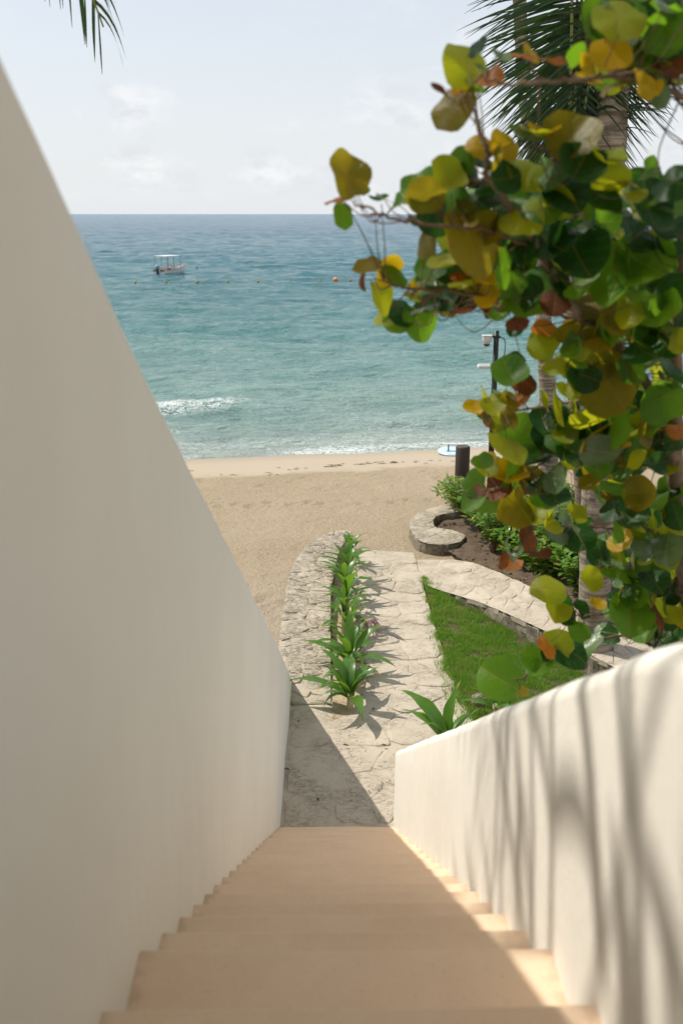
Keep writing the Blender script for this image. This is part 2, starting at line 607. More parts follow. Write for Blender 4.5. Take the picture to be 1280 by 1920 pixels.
# ---- sea
def make_sea():
    m, nt = new_mat('sea_water')
    p = pos_coord(nt)
    s = nt.n('SeparateXYZ', {0: p})
    yy = nt.math('SUBTRACT', s.outputs['Y'], nt.math('MULTIPLY', s.outputs['X'], .2))
    lg = nt.math('LOGARITHM', nt.math('MAXIMUM', yy, 20.0), 10.0)
    patch = nt.noise(nt.n('VectorMath', {0: p, 1: (.35, 1, 1)}, operation='MULTIPLY').outputs[0], .05, 4, .6)
    lg2 = nt.math('ADD', lg, nt.math('MULTIPLY', nt.math('SUBTRACT', patch, .5), .22))
    fac = nt.mapr(lg2, 1.45, 3.2)
    # water over pale sand: depth sets its own colour
    col = nt.ramp(fac, [(.0, (.36, .36, .285)), (.04, (.29, .355, .295)), (.10, (.20, .325, .28)), (.22, (.105, .25, .235)),
                        (.36, (.05, .19, .21)), (.6, (.03, .145, .205)), (1.0, (.024, .125, .215))])
    foam = nt.n('Attribute', attribute_name='foam').outputs['Fac']
    fn = nt.noise(nt.n('VectorMath', {0: p, 1: (1, 1.5, 1)}, operation='MULTIPLY').outputs[0], 2.6, 8, .72, 1.4)
    rid = nt.math('ABSOLUTE', nt.math('SUBTRACT', fn, .5))
    lace = nt.mapr(rid, .055, .0)
    fn2 = nt.noise(p, 9, 6, .7, .6)
    solid = nt.mapr(nt.math('ADD', nt.math('MULTIPLY', nt.math('SUBTRACT', fn2, .5), 1.2), foam), .72, .95)
    ff = nt.math('MULTIPLY', lace, nt.mapr(foam, .08, .5))
    ff = nt.math('MAXIMUM', ff, solid)
    gust = nt.noise(nt.n('VectorMath', {0: p, 1: (.012, .006, 1)}, operation='MULTIPLY').outputs[0], 1.0, 6, .65, .4)
    chop = nt.noise(nt.n('VectorMath', {0: p, 1: (.45, 1.1, 1)}, operation='MULTIPLY').outputs[0], .75, 6, .7, .5)
    col = nt.mix(nt.mapr(gust, .42, .62, 0, .35), col, nt.mix(.5, col, (.008, .05, .085)))
    col = nt.mix(nt.mapr(chop, .45, .62, 0, .5), col, nt.mix(.55, col, (.012, .085, .10)))
    col2 = nt.mix(ff, col, (.80, .82, .80))
    # ripples, long along the shore; three sizes so near and far water both break up
    v1 = nt.n('VectorMath', {0: p, 1: (.55, 1.25, 1)}, operation='MULTIPLY').outputs[0]
    b1 = nt.noise(v1, 2.3, 5, .62, .3)
    b2 = nt.noise(v1, .62, 6, .66, .3)
    b3 = nt.noise(v1, .11, 5, .6, .2)
    far = nt.mapr(lg, 1.6, 2.6)
    n = nt.n('Bump', {'Strength': .9, 'Distance': .3, 'Height': b1}).outputs[0]
    n = nt.n('Bump', {'Strength': nt.mapr(far, 0, 1, .55, 1.0), 'Distance': 1.0, 'Height': b2, 'Normal': n}).outputs[0]
    n = nt.n('Bump', {'Strength': nt.mapr(far, 0, 1, .0, 1.0), 'Distance': 4.0, 'Height': b3, 'Normal': n}).outputs[0]
    b4 = nt.noise(v1, .025, 5, .6, .2)
    n = nt.n('Bump', {'Strength': nt.mapr(lg, 2.3, 3.0), 'Distance': 9.0, 'Height': b4, 'Normal': n}).outputs[0]
    rough = nt.mix(ff, (.13, .13, .13), (.85, .85, .85))
    pr = principled(nt, col2, rough, n, nt.math('MULTIPLY', nt.math('SUBTRACT', 1.0, ff), nt.mapr(far, 0, 1, .40, .12)), IOR=1.33)
    nt.out(pr)
    return m


M['sea'] = make_sea()


def build_sea():
    rs = [26.0]
    while rs[-1] < 220:
        rs.append(rs[-1] * 1.0048)
    while rs[-1] < 1500:
        rs.append(rs[-1] * 1.011)
    while rs[-1] < 45000:
        rs.append(rs[-1] * 1.10)
    rs = np.array(rs)
    an = np.concatenate([np.linspace(-80, -24, 30)[:-1], np.linspace(-24, 24, 520), np.linspace(24, 80, 30)[1:]])
    th = np.radians(an)
    Rr, T = np.meshgrid(rs, th, indexing='ij')
    X, Y = Rr * np.sin(T), Rr * np.cos(T)
    Z = np.zeros_like(X)
    rg = np.random.RandomState(5)
    SH = Y - .2 * X
    for k in range(46):
        lam = .7 * (14 / .7) ** rg.rand()
        ang = rg.normal(0, .42) + .12
        a = .0085 * lam ** .8 * (.55 + .9 * rg.rand())
        kk = 2 * math.pi / lam
        ph = kk * (X * math.sin(ang) + Y * math.cos(ang)) + rg.rand() * 6.28
        ph += .7 * np.sin(X * .21 + rg.rand() * 6) + .5 * np.sin(X * .53 + Y * .17 + rg.rand() * 6)
        res = np.clip(lam / (Rr * .0048 * 3.0), 0, 1) ** 2           # drop waves finer than the mesh
        Z += a * res * (1.273 - 2 * np.abs(np.sin(ph / 2))) * .9
    depth = np.clip((SH - 31.2) * .082, 0, 3)
    # low swell rolling in on the shallows
    for y0, h, w, x0, xs in ((36.2, .10, .55, -3, 9), (40.2, .26, .7, -6.0, 4.6), (40.9, .10, .6, 4, 5), (44.5, .13, .8, 3.5, 5.5), (48.5, .14, .9, -4, 7),
                             (52.5, .12, 1, 6, 7), (57, .14, 1.1, -6, 9), (63, .13, 1.2, 4, 9), (33.9, .06, .4, 3, 8)):
        cy = y0 + .2 * X + .35 * np.sin(X * .5 + y0) + .15 * np.sin(X * 1.3 + y0 * 2)
        q = (Y - cy) / w
        prof = np.where(q > 0, np.exp(-(q / 1.9) ** 2), np.exp(-(q / .8) ** 2))
        Z += h * prof * np.exp(-((X - x0) / xs) ** 2)
    Z *= np.clip(depth / .22, .05, 1)
    foam = np.zeros_like(Z)
    # surf edge where the sheet runs out over the sand
    foam = np.maximum(foam, 1.0 * np.exp(-((depth - .03) / .04) ** 2) * (.48 + .5 * np.sin(X * .8 + 1.0) * np.sin(X * .31 + 2)))
    foam = np.maximum(foam, .24 * np.exp(-((depth - .13) / .12) ** 2))
    # spilling breaker at the left
    cy = 39.75 + .2 * X + .35 * np.sin(X * .5 + 40.2) + .15 * np.sin(X * 1.3 + 80.4)
    q = Y - cy
    lump = .5 + .5 * np.sin(X * 1.9 + 1) * np.sin(X * .7 + .3)
    br = np.exp(-((q - .25) / .65) ** 2) * np.exp(-((X + 5.6) / 2.5) ** 4)
    foam = np.maximum(foam, br * (.42 + .5 * lump))
    br2 = np.exp(-((q - 1.6) / .9) ** 2) * np.exp(-((X + 7.6) / 2.4) ** 4)
    foam = np.maximum(foam, br2 * .42)
    trail = .19 * np.exp(-((Y - .2 * X - 36) / 5.0) ** 2)
    foam = np.maximum(foam, trail * (.5 + .5 * np.sin(X * .6 + Y * .35)))
    # broken water stands up
    fz = np.zeros_like(Z)
    ii = np.argwhere((br > .15))
    for i, j in ii:
        fz[i, j] = .09 * br[i, j] * (.5 + fbm(X[i, j] * 4.5, Y[i, j] * 4.5, 2))
    Z += fz
    v = np.stack([X, Y, Z + SEA_Z], -1).reshape(-1, 3)
    nr, nt_ = X.shape
    idx = np.arange(nr * nt_).reshape(nr, nt_)
    f = np.stack([idx[:-1, :-1], idx[1:, :-1], idx[1:, 1:], idx[:-1, 1:]], -1).reshape(-1, 4)
    me = bpy.data.meshes.new('sea')
    me.vertices.add(len(v)); me.vertices.foreach_set('co', v.ravel())
    me.loops.add(f.size); me.loops.foreach_set('vertex_index', f.ravel())
    me.polygons.add(len(f)); me.polygons.foreach_set('loop_start', np.arange(0, f.size, 4)); me.polygons.foreach_set('loop_total', np.full(len(f), 4))
    me.update(calc_edges=True)
    me.polygons.foreach_set('use_smooth', [True] * len(f))
    a = me.attributes.new('foam', 'FLOAT', 'POINT')
    a.data.foreach_set('value', foam.ravel().astype(np.float32))
    me.materials.append(M['sea'])
    me.flip_normals() if me.polygons[0].normal.z < 0 else None
    o = link('sea', me)
    tag(o, 'turquoise sea turning blue towards the horizon', kind='structure')


build_sea()


# ---- strips of laid stone
class Strip:
    def __init__(self, A, B, n=60):
        self.A = self.res(A, n); self.B = self.res(B, n); self.n = n
        c = [(a + b) / 2 for a, b in zip(self.A, self.B)]
        self.L = sum((c[i + 1] - c[i]).length for i in range(n))
        self.W = sum((a - b).length for a, b in zip(self.A, self.B)) / (n + 1)

    @staticmethod
    def res(P, n):
        P = spline([Vector(p) for p in P], 8)
        d = [0]
        for i in range(1, len(P)):
            d.append(d[-1] + (P[i] - P[i - 1]).length)
        out = []
        k = 0
        for i in range(n + 1):
            t = d[-1] * i / n
            while k < len(d) - 2 and d[k + 1] < t:
                k += 1
            f = (t - d[k]) / max(1e-6, d[k + 1] - d[k])
            out.append(P[k].lerp(P[k + 1], min(1, max(0, f))))
        return out

    def at(self, s, t):
        x = min(max(s, 0), .99999) * self.n
        i = int(x)
        a = self.A[i].lerp(self.A[i + 1], x - i)
        b = self.B[i].lerp(self.B[i + 1], x - i)
        return a.lerp(b, t)

    def sheet(self, name, mat, dz, nu, nv, amp, parent=None, seed=0, freq=2.0):
        v, f = [], []
        for i in range(nu + 1):
            for j in range(nv + 1):
                p = self.at(i / nu, j / nv).copy()
                p.z += dz + amp * fbm(p.x * freq, p.y * freq, seed)
                v.append(p)
        w = nv + 1
        for i in range(nu):
            for j in range(nv):
                f.append((i * w + j, i * w + j + 1, (i + 1) * w + j + 1, (i + 1) * w + j))
        me = mesh(name, v, f, mat, True)
        if me.polygons[0].normal.z < 0:
            me.flip_normals()
        return link(name, me, parent)

    def block(self, name, mat, dz, bottom, parent, rough=.03, seed=0):
        """the masonry body under the cap stones, with uneven faces"""
        n = int(self.L / .12)
        rows = 5
        v, f = [], []
        for i in range(n + 1):
            for side in (0, 1):
                for r in range(rows + 1):
                    p = self.at(i / n, side).copy()
                    o = self.at(i / n, 1 - side)
                    d = (p - o); d.z = 0; d.normalize()
                    zt = p.z + dz
                    zz = zt + (bottom - zt) * r / rows
                    k = rough * (fbm(p.x * 3.3, p.y * 3.3 + zz * 5, seed) + .7 * fbm(p.x * 9, p.y * 9 + zz * 14, seed + 3))
                    v.append((p.x + d.x * (k - .012), p.y + d.y * (k - .012), zz))
        w = 2 * (rows + 1)
        for i in range(n):
            for r in range(rows):
                a = i * w + r
                f.append((a, a + 1, a + w + 1, a + w))
                a += rows + 1
                f.append((a, a + w, a + w + 1, a + 1))
            a = i * w
            f.append((a, a + w, a + w + rows + 1, a + rows + 1))
        for i in (0, n):
            a = i * w
            for r in range(rows):
                f.append((a + r, a + r + 1, a + rows + 2 + r, a + rows + 1 + r))
        return add(name, v, f, mat, parent, False)


def clip(poly, nx, ny, c):
    """keep the side nx*x+ny*y <= c"""
    out = []
    for i in range(len(poly)):
        a, b = poly[i], poly[(i + 1) % len(poly)]
        da, db = nx * a[0] + ny * a[1] - c, nx * b[0] + ny * b[1] - c
        if da <= 0:
            out.append(a)
        if da * db < 0:
            t = da / (da - db)
            out.append((a[0] + (b[0] - a[0]) * t, a[1] + (b[1] - a[1]) * t))
    return out


def lay_stones(st, parent, mat, size, gap, thick, lift, seed, name='stone', keep=1.0, dome=.012, jit=.42, t0=0.0, t1=1.0):
    rr = random.Random(seed)
    W0, W1, L = st.W * t0, st.W * t1, st.L
    su, sv = size if hasattr(size, '__len__') else (size, size)
    nu, nv = max(2, round(L / su)), max(1, round((W1 - W0) / sv))
    pts = []
    for i in range(nu):
        for j in range(nv):
            off = .5 if j % 2 else 0
            pts.append(((i + .5 + off * .6 + rr.uniform(-jit, jit)) * L / nu, W0 + (j + .5 + rr.uniform(-jit, jit) * .8) * (W1 - W0) / nv))
    made = []
    for a in pts:
        if rr.random() > keep:
            continue
        poly = [(0, W0), (L, W0), (L, W1), (0, W1)]
        for b in sorted(pts, key=lambda q: (q[0] - a[0]) ** 2 + (q[1] - a[1]) ** 2)[1:16]:
            nx, ny = b[0] - a[0], b[1] - a[1]
            poly = clip(poly, nx, ny, (b[0] ** 2 + b[1] ** 2 - a[0] ** 2 - a[1] ** 2) / 2)
            if len(poly) < 3:
                break
        if len(poly) < 3:
            continue
        cx = sum(p[0] for p in poly) / len(poly); cy = sum(p[1] for p in poly) / len(poly)
        q = []
        for i in range(len(poly)):                        # round the corners, then roughen the outline
            p0, p1 = poly[i], poly[(i + 1) % len(poly)]
            q += [(p0[0] * .8 + p1[0] * .2, p0[1] * .8 + p1[1] * .2), (p0[0] * .5 + p1[0] * .5, p0[1] * .5 + p1[1] * .5), (p0[0] * .2 + p1[0] * .8, p0[1] * .2 + p1[1] * .8)]
        o2 = []
        for x, y in q:
            d = math.hypot(x - cx, y - cy) or 1
            k = max(.3, (d - gap * rr.uniform(.3, 1.5)) / d)
            o2.append((cx + (x - cx) * k, cy + (y - cy) * k))
        n = len(o2)
        dz0 = lift + rr.uniform(-.4, .4) * dome
        tilt = (rr.uniform(-1, 1) * dome * .8, rr.uniform(-1, 1) * dome * .8)
        c3 = st.at(cx / L, cy / st.W)
        v = []
        for ring, k, dz in ((0, 1.0, -thick), (1, 1.0, -dome * .9), (2, .93, 0), (3, .5, dome * .35)):
            for x, y in o2:
                X, Y = cx + (x - cx) * k, cy + (y - cy) * k
                p = st.at(X / L, min(max(Y / st.W, 0), 1)).copy()
                p.z += dz0 + dz + tilt[0] * (X - cx) * 4 + tilt[1] * (Y - cy) * 4
                if ring >= 2:
                    p.z += dome * .55 * fbm(p.x * 7, p.y * 7, seed)
                v.append(p - c3)
        f = []
        for r in range(3):
            for i in range(n):
                j = (i + 1) % n
                f.append((r * n + i, r * n + j, r * n + n + j, r * n + n + i))
        f.append(tuple(3 * n + i for i in range(n)))
        me = mesh(name, v, f, mat, False)
        if me.polygons[-1].normal.z < 0:
            me.flip_normals()
        made.append(link(name, me, parent, loc=c3))
    return made


def zp(y):
    """the path falls gently towards the beach"""
    return 0.0 if y < 11 else max(-.24, -.2 * (y - 11) / 7)


def V(x, y, z=0):
    return Vector((x, y, z))


# path: sheet from the low wall to the lawn, flagstones set in it
pathA = [(-.60, 8.1), (-.60, 9.4), (-.60, 10.9), (-.30, 12.0), (-.02, 13.1), (-.02, 15.0), (.10, 16.8), (.34, 17.9)]
pathB = [(2.4, 8.1), (2.4, 9.4), (1.82, 10.4), (1.65, 11.5), (1.58, 12.7), (1.55, 14.0), (1.54, 15.2), (1.52, 17.6)]
sP = Strip([V(x, y, zp(y)) for x, y in pathA], [V(x, y, zp(y)) for x, y in pathB])
path = sP.sheet('path', M['path'], -.014, 150, 34, .012, None, 2, 2.6)
tag(path, 'pale limestone path leading from the stairs to the beach', kind='structure')
# edge kerb of the path sheet so that it has thickness
sP2 = Strip([V(.03, 8.7, 0), V(.02, 9.8, 0), V(.30, 11.0, 0), V(.46, 12.0, zp(12)), V(.47, 13.4, zp(13.4)), V(.45, 15.1, zp(15.1)), V(.46, 17.3, zp(17.3))],
            [V(.60, 8.7, 0), V(1.1, 9.8, 0), V(1.50, 11.2, zp(11.2)), V(1.55, 12.4, zp(12.4)), V(1.52, 13.6, zp(13.6)), V(1.52, 15.1, zp(15.1)), V(1.55, 17.2, zp(17.2))])
lay_stones(sP2, path, M['path'], .50, .011, .05, -.003, 21, dome=.012)

sP3 = Strip([V(-.50, 8.62, 0), V(-.50, 9.6, 0), V(-.50, 10.4, 0), V(-.50, 11.2, 0)], [V(-.01, 8.62, 0), V(-.02, 9.6, 0), V(-.02, 10.4, 0), V(-.02, 11.2, 0)])
lay_stones(sP3, path, M['path'], .55, .011, .05, -.003, 23, dome=.012)

# planting strip of sandy soil between low wall and path
sS = Strip([V(0.0, 10.75, -.05), V(0.0, 11.3, zp(11.3)), V(0.0, 13.1, zp(13.1)), V(0, 15, zp(15)), V(.12, 16.8, zp(16.8)), V(.3, 17.5, zp(17.5))],
           [V(.22, 10.8, -.05), V(.33, 11.35, zp(11.35)), V(.44, 12.0, zp(12)), V(.44, 13.5, zp(13.5)), V(.43, 15.2, zp(15.2)), V(.42, 17.4, zp(17.4))])
bed_strip = sS.sheet('planting_strip', M['strip'], .012, 110, 10, .022, None, 5, 5)
tag(bed_strip, 'narrow sandy planting strip along the low wall', kind='structure')

# low stone wall on the seaward left of the path
wl = empty('low_stone_wall', (-.35, 13, 0), label='low broad wall of rough limestone cap stones left of the path, curving at its end', cat='wall')
wA = [(-.52, 11.25), (-.64, 11.6), (-.71, 12.1), (-.75, 12.9), (-.74, 14.3), (-.70, 15.8), (-.47, 17.1), (-.05, 17.95), (.32, 18.1)]
wB = [(-.02, 11.25), (-.02, 11.6), (-.02, 12.1), (-.02, 13.0), (-.02, 14.0), (-.01, 15.0), (.10, 16.6), (.24, 17.4), (.40, 17.8)]


def wz(y):
    return min(.10, .006 + .045 * (y - 11.25))


sW = Strip([V(x, y, wz(y)) for x, y in wA], [V(x, y, wz(y)) for x, y in wB], 80)


def local(objs, root):
    for o in objs:
        o.location = Vector(o.location) - Vector(root.location)


b = sW.block('core', M['rough'], -.03, -.75, wl, .03, 4)
local([b], wl)
local([sW.sheet('mortar', M['wallstone'], -.010, 160, 14, .012, wl, 3, 6)], wl)
local(lay_stones(sW, wl, M['wallstone'], (.17, .36), .010, .09, 0, 31, dome=.024, jit=.5), wl)

# diagonal stone wall between lawn and planting bed
wd = empty('diagonal_stone_wall', (2.6, 15, -.1), label='pale flat-topped stone wall running diagonally between the lawn and the planting bed', cat='wall')
dA = [(1.50, 16.1, -.16), (1.62, 15.66, -.12), (2.3, 14.72, -.02), (2.72, 14.02, .03), (3.15, 13.3, .05), (3.7, 12.4, .02), (4.4, 11.2, .02)]
dB = [(1.55, 17.2, -.19), (2.36, 17.0, -.14), (2.78, 16.3, -.06), (3.3, 15.25, .0), (3.8, 14.25, .02), (4.4, 13.1, .02), (5.1, 11.8, .02)]
sD = Strip(dA, dB, 60)
local([sD.block('core', M['rough'], -.05, -.7, wd, .05, 9)], wd)
local([sD.sheet('mortar', M['path'], -.008, 90, 18, .006, wd, 3, 6)], wd)
local(lay_stones(sD, wd, M['path'], (.34, .42), .010, .08, 0, 41, dome=.012, jit=.5), wd)

# round-ended planter wall
pw = empty('planter_wall', (2.0, 18.2, -.1), label='low curved stone planter wall with a rounded end at the corner of the beach', cat='wall')
kA = [(2.85, 21.01, -.22), (2.28, 20.75, -.22), (1.85, 20.28, -.22), (1.61, 19.61, -.22), (1.61, 18.78, -.22), (1.78, 18.28, -.22), (2.13, 18.16, -.22), (2.44, 18.28, -.22), (2.61, 18.57, -.22)]
kB = [(2.85, 20.39, -.22), (2.44, 20.23, -.22), (2.20, 20.02, -.22), (2.10, 19.66, -.22), (2.10, 19.32, -.22), (2.18, 19.21, -.22), (2.28, 19.15, -.22), (2.45, 19.05, -.22), (2.64, 18.74, -.22)]
sK = Strip(kA, kB, 60)
local([sK.block('core', M['rough'], -.035, -.95, pw, .03, 14)], pw)
local([sK.sheet('mortar', M['wallstone'], -.006, 90, 12, .006, pw, 3, 6)], pw)
local(lay_stones(sK, pw, M['wallstone'], (.42, .5), .010, .07, 0, 51, dome=.010), pw)

# planting bed and garden ground
sB = Strip([V(2.0, 19.5, -.36), V(2.35, 17.6, -.30), V(2.9, 16.3, -.12), V(3.5, 15.1, -.08), V(4.2, 13.7, -.06), V(5.4, 11.4, -.06)],
           [V(2.5, 20.4, -.36), V(3.6, 20.9, -.3), V(5.6, 20.6, -.2), V(8, 19, -.2), V(9, 16, -.2), V(9.5, 12, -.2)])
bed = sB.sheet('planting_bed', M['soil'], 0, 90, 60, .055, None, 6, 3.2)
tag(bed, 'dark garden soil of the planting bed', kind='structure')

lawnA = [(1.56, 16.15), (1.57, 15.2), (1.58, 14.0), (1.61, 12.7), (1.68, 11.5), (1.9, 10.2)]
lawnB = [(1.60, 16.1), (2.08, 15.2), (2.62, 14.25), (3.12, 13.4), (3.7, 12.4), (4.4, 11.2)]


def lz(x, y):
    return zp(y) - .004 - .13 * max(0, x - 1.6)


sL = Strip([V(x, y, lz(x, y)) for x, y in lawnA], [V(x, y, lz(x, y)) for x, y in lawnB])
lawn = sL.sheet('lawn', M['soil'], 0, 60, 24, .01, None, 3, 3)
tag(lawn, 'small triangular lawn beside the path', kind='structure')


def build_grass():
    rr = random.Random(8)
    v, f = [], []
    n = 0
    while n < 60000:
        s, t = rr.random(), rr.random()
        t = -.05 + 1.05 * t if rr.random() > .02 else rr.uniform(-.12, 0)
        if t > .97:
            continue
        a = sL.at(s, 0); b = sL.at(s, 1)
        if rr.random() > ((a - b).length + .1) / 2.8:
            continue
        p = a + (b - a) * t
        p.x += rr.uniform(-.03, .03) + .03 * math.sin(p.y * 7) * (t < .05)
        clump = fbm(p.x * 3, p.y * 3, 1)
        if clump < -.38 and rr.random() < .75:
            continue
        n += 1
        h = rr.uniform(.035, .075) * (1 + .5 * clump)
        az = rr.uniform(0, 6.283)
        w = rr.uniform(.0022, .004)
        dx, dy = math.cos(az) * w, math.sin(az) * w
        lean = rr.uniform(.1, .9) * h
        la = rr.uniform(0, 6.283)
        ex, ey = math.cos(la) * lean, math.sin(la) * lean
        b0 = len(v)
        z = p.z - .005
        v += [(p.x - dx, p.y - dy, z), (p.x + dx, p.y + dy, z), (p.x + dx * .8 + ex * .4, p.y + dy * .8 + ey * .4, z + h * .6),
              (p.x - dx * .8 + ex * .4, p.y - dy * .8 + ey * .4, z + h * .6), (p.x + ex, p.y + ey, z + h)]
        f += [(b0, b0 + 1, b0 + 2, b0 + 3), (b0 + 3, b0 + 2, b0 + 4)]
    o = add('grass', v, f, M['grass'])
    tag(o, 'short green grass covering the triangular lawn', 'grass', kind='stuff')


build_grass()


# ================================================================= STAIRS AND WALLS
NOSE = [(1.878, 4.115)] + [(2.284 + .304 * k, 3.928 - .187 * k) for k in range(21)]
XL, XR = -.53, .60


def stair_z(y):
    return 3.928 - .615 * (y - 2.284)


def build_stairs():
    root = empty('staircase', (0, 5, 0), label='straight flight of cream concrete steps descending between white walls', cat='staircase')
    prev = -3.2
    rr = random.Random(2)
    for k, (y, z) in enumerate(NOSE):
        y0 = prev - .04
        hx = (XR - XL) / 2 + .03
        n = 14
        v, f = [], []
        prof = []
        # profile in (y, z): back bottom, back top, front with a worn nosing, front bottom
        zb = z - .30 if k else z - .5
        zb = max(zb, -.05)
        for a in (0, 22, 45, 68, 90):
            prof.append((y - .012 + .012 * math.sin(R(a)), z - .012 + .012 * math.cos(R(a))))
        prof = [(y0, zb), (y0, z - .003)] + prof + [(y - .001, z - .1), (y - .001, zb)]
        m = len(prof)
        for i in range(n + 1):
            x = (XL + XR) / 2 - hx + 2 * hx * i / n
            for j, (py, pz) in enumerate(prof):
                wob = .0035 * fbm(x * 3, py * 3, pz)
                v.append((x, py - 5 + (wob if 1 < j < m - 1 else 0), pz + (wob if 0 < j < m - 2 else 0)))
        for i in range(n):
            for j in range(m):
                q = (j + 1) % m
                f.append((i * m + j, i * m + q, (i + 1) * m + q, (i + 1) * m + j))
        f.append(tuple(range(m))[::-1]); f.append(tuple(n * m + j for j in range(m)))
        me = mesh('step', v, f, M['step'], False)
        link('step', me, root)
        prev = y
    # solid body that carries the steps
    mb = MB()
    hx = (XR - XL) / 2 + .02
    cx = (XL + XR) / 2
    pr = [(-3.1, -.4), (-3.1, 3.7), (1.8, 3.7), (8.2, .02), (8.2, -.4)]
    v = [(cx + s * hx, y - 5, z) for s in (-1, 1) for y, z in pr]
    f = [(4, 3, 2, 1, 0), (5, 6, 7, 8, 9)] + [(i, (i + 1) % 5, 5 + (i + 1) % 5, 5 + i) for i in range(5)]
    add('carriage', v, f, M['step'], root)


build_stairs()


def build_wall(name, x_in, sgn, thick, top, y0, y1, label, rad, cap=True):
    """plastered wall lofted along the stairs; sgn = side of the stairs it stands on"""
    root = empty(name, (x_in, 5, 0), label=label, cat='wall')
    ny = int((y1 - y0) / .1)
    ys = [y0 + (y1 - y0) * i / ny for i in range(ny + 1)]
    ys = ys[:-1] + [y1 - .03, y1 - .012, y1]
    ys = sorted(set(ys))
    nv, na = 12, 7
    v, f = [], []
    for y in ys:
        zt = max(top(y), .03)
        zb = -.35
        e = y1 - y
        ins = 0.0 if e > .03 else .03 - math.sqrt(max(0, .03 ** 2 - (.03 - e) ** 2))
        zt -= ins
        r = min(rad, (zt + .35) * .3)
        sec = []
        for i in range(nv):
            zz = zb + (zt - r - zb) * i / nv
            sec.append((ins, zz))
        for i in range(na + 1):
            a = R(90) * i / na
            sec.append((ins + r - r * math.cos(a), zt - r + r * math.sin(a)))
        for i in range(na + 1):
            a = R(90) * (1 - i / na)
            sec.append((thick - ins - r + r * math.cos(a), zt - r + r * math.sin(a)))
        for i in range(1, 4):
            sec.append((thick - ins, (zt - r) + (zb - zt + r) * i / 3))
        for d, zz in sec:
            und = .010 * fbm(y * .55, zz * .55, x_in * 5) + .0035 * fbm(y * 2.6, zz * 2.6, x_in)
            v.append((sgn * (d + und * (1 if d < thick / 2 else -1)), y - 5, zz + (.007 * fbm(y * 2.2, d * 2, 9) + .003 * fbm(y * 9, d * 4, 5) if zz > zt - r else 0)))
    m = len(v) // len(ys)
    for i in range(len(ys) - 1):
        for j in range(m - 1):
            q = (i * m + j, (i + 1) * m + j, (i + 1) * m + j + 1, i * m + j + 1)
            f.append(q if sgn < 0 else q[::-1])
    f.append(tuple(range(m))); f.append(tuple((len(ys) - 1) * m + j for j in range(m)))
    add('wall_body', v, f, M['plaster'], root, True)
    return root


def top_left(y):
    return stair_z(max(y, -.6)) + 1.885 + .135 * min(1, max(0, (y - 3.6) / 5.6))


def top_right(y):
    h = stair_z(y) + .83
    if y < 1.86:                                   # levels out towards the landing
        d = 1.86 - y
        h = stair_z(1.86) + .83 + .615 * d - (.42 * d * d if d < .73 else .224 + .613 * (d - .73))
    return h


build_wall('tall_stair_wall', XL, -1, .34, top_left, -3.0, 11.85, 'tall white plastered wall in shade on the left of the stairs, its top sloping to the ground', .045)
build_wall('short_stair_wall', XR, 1, .30, top_right, -3.0, 8.46, 'waist-high white plastered wall on the right of the stairs with rounded top and leaf shadows', .07)


# unseen building added behind and above the viewer to shade the near stairs
hs = empty('shade_house', (0, -2, 0), label='unseen white building added behind the viewer to shade the near stairs', cat='shade_house')
MB().box((-.2, 1.25, 7.32), (6.6, 5.0, .24), bev=.02).build('shade_roof', M['plaster'], hs)
MB().box((-2.2, -1.0, 3.4), (3.0, .25, 7.58)).box((1.85, -1.0, 3.4), (2.2, .25, 7.58)).box((.05, -1.0, 6.7), (1.5, .25, .98)).build('shade_rear_wall', M['plaster'], hs)
for x in (-3.1, 2.6):
    MB().box((x, 3.4, 3.4), (.3, .3, 7.58), bev=.02).build('shade_column', M['plaster'], hs)

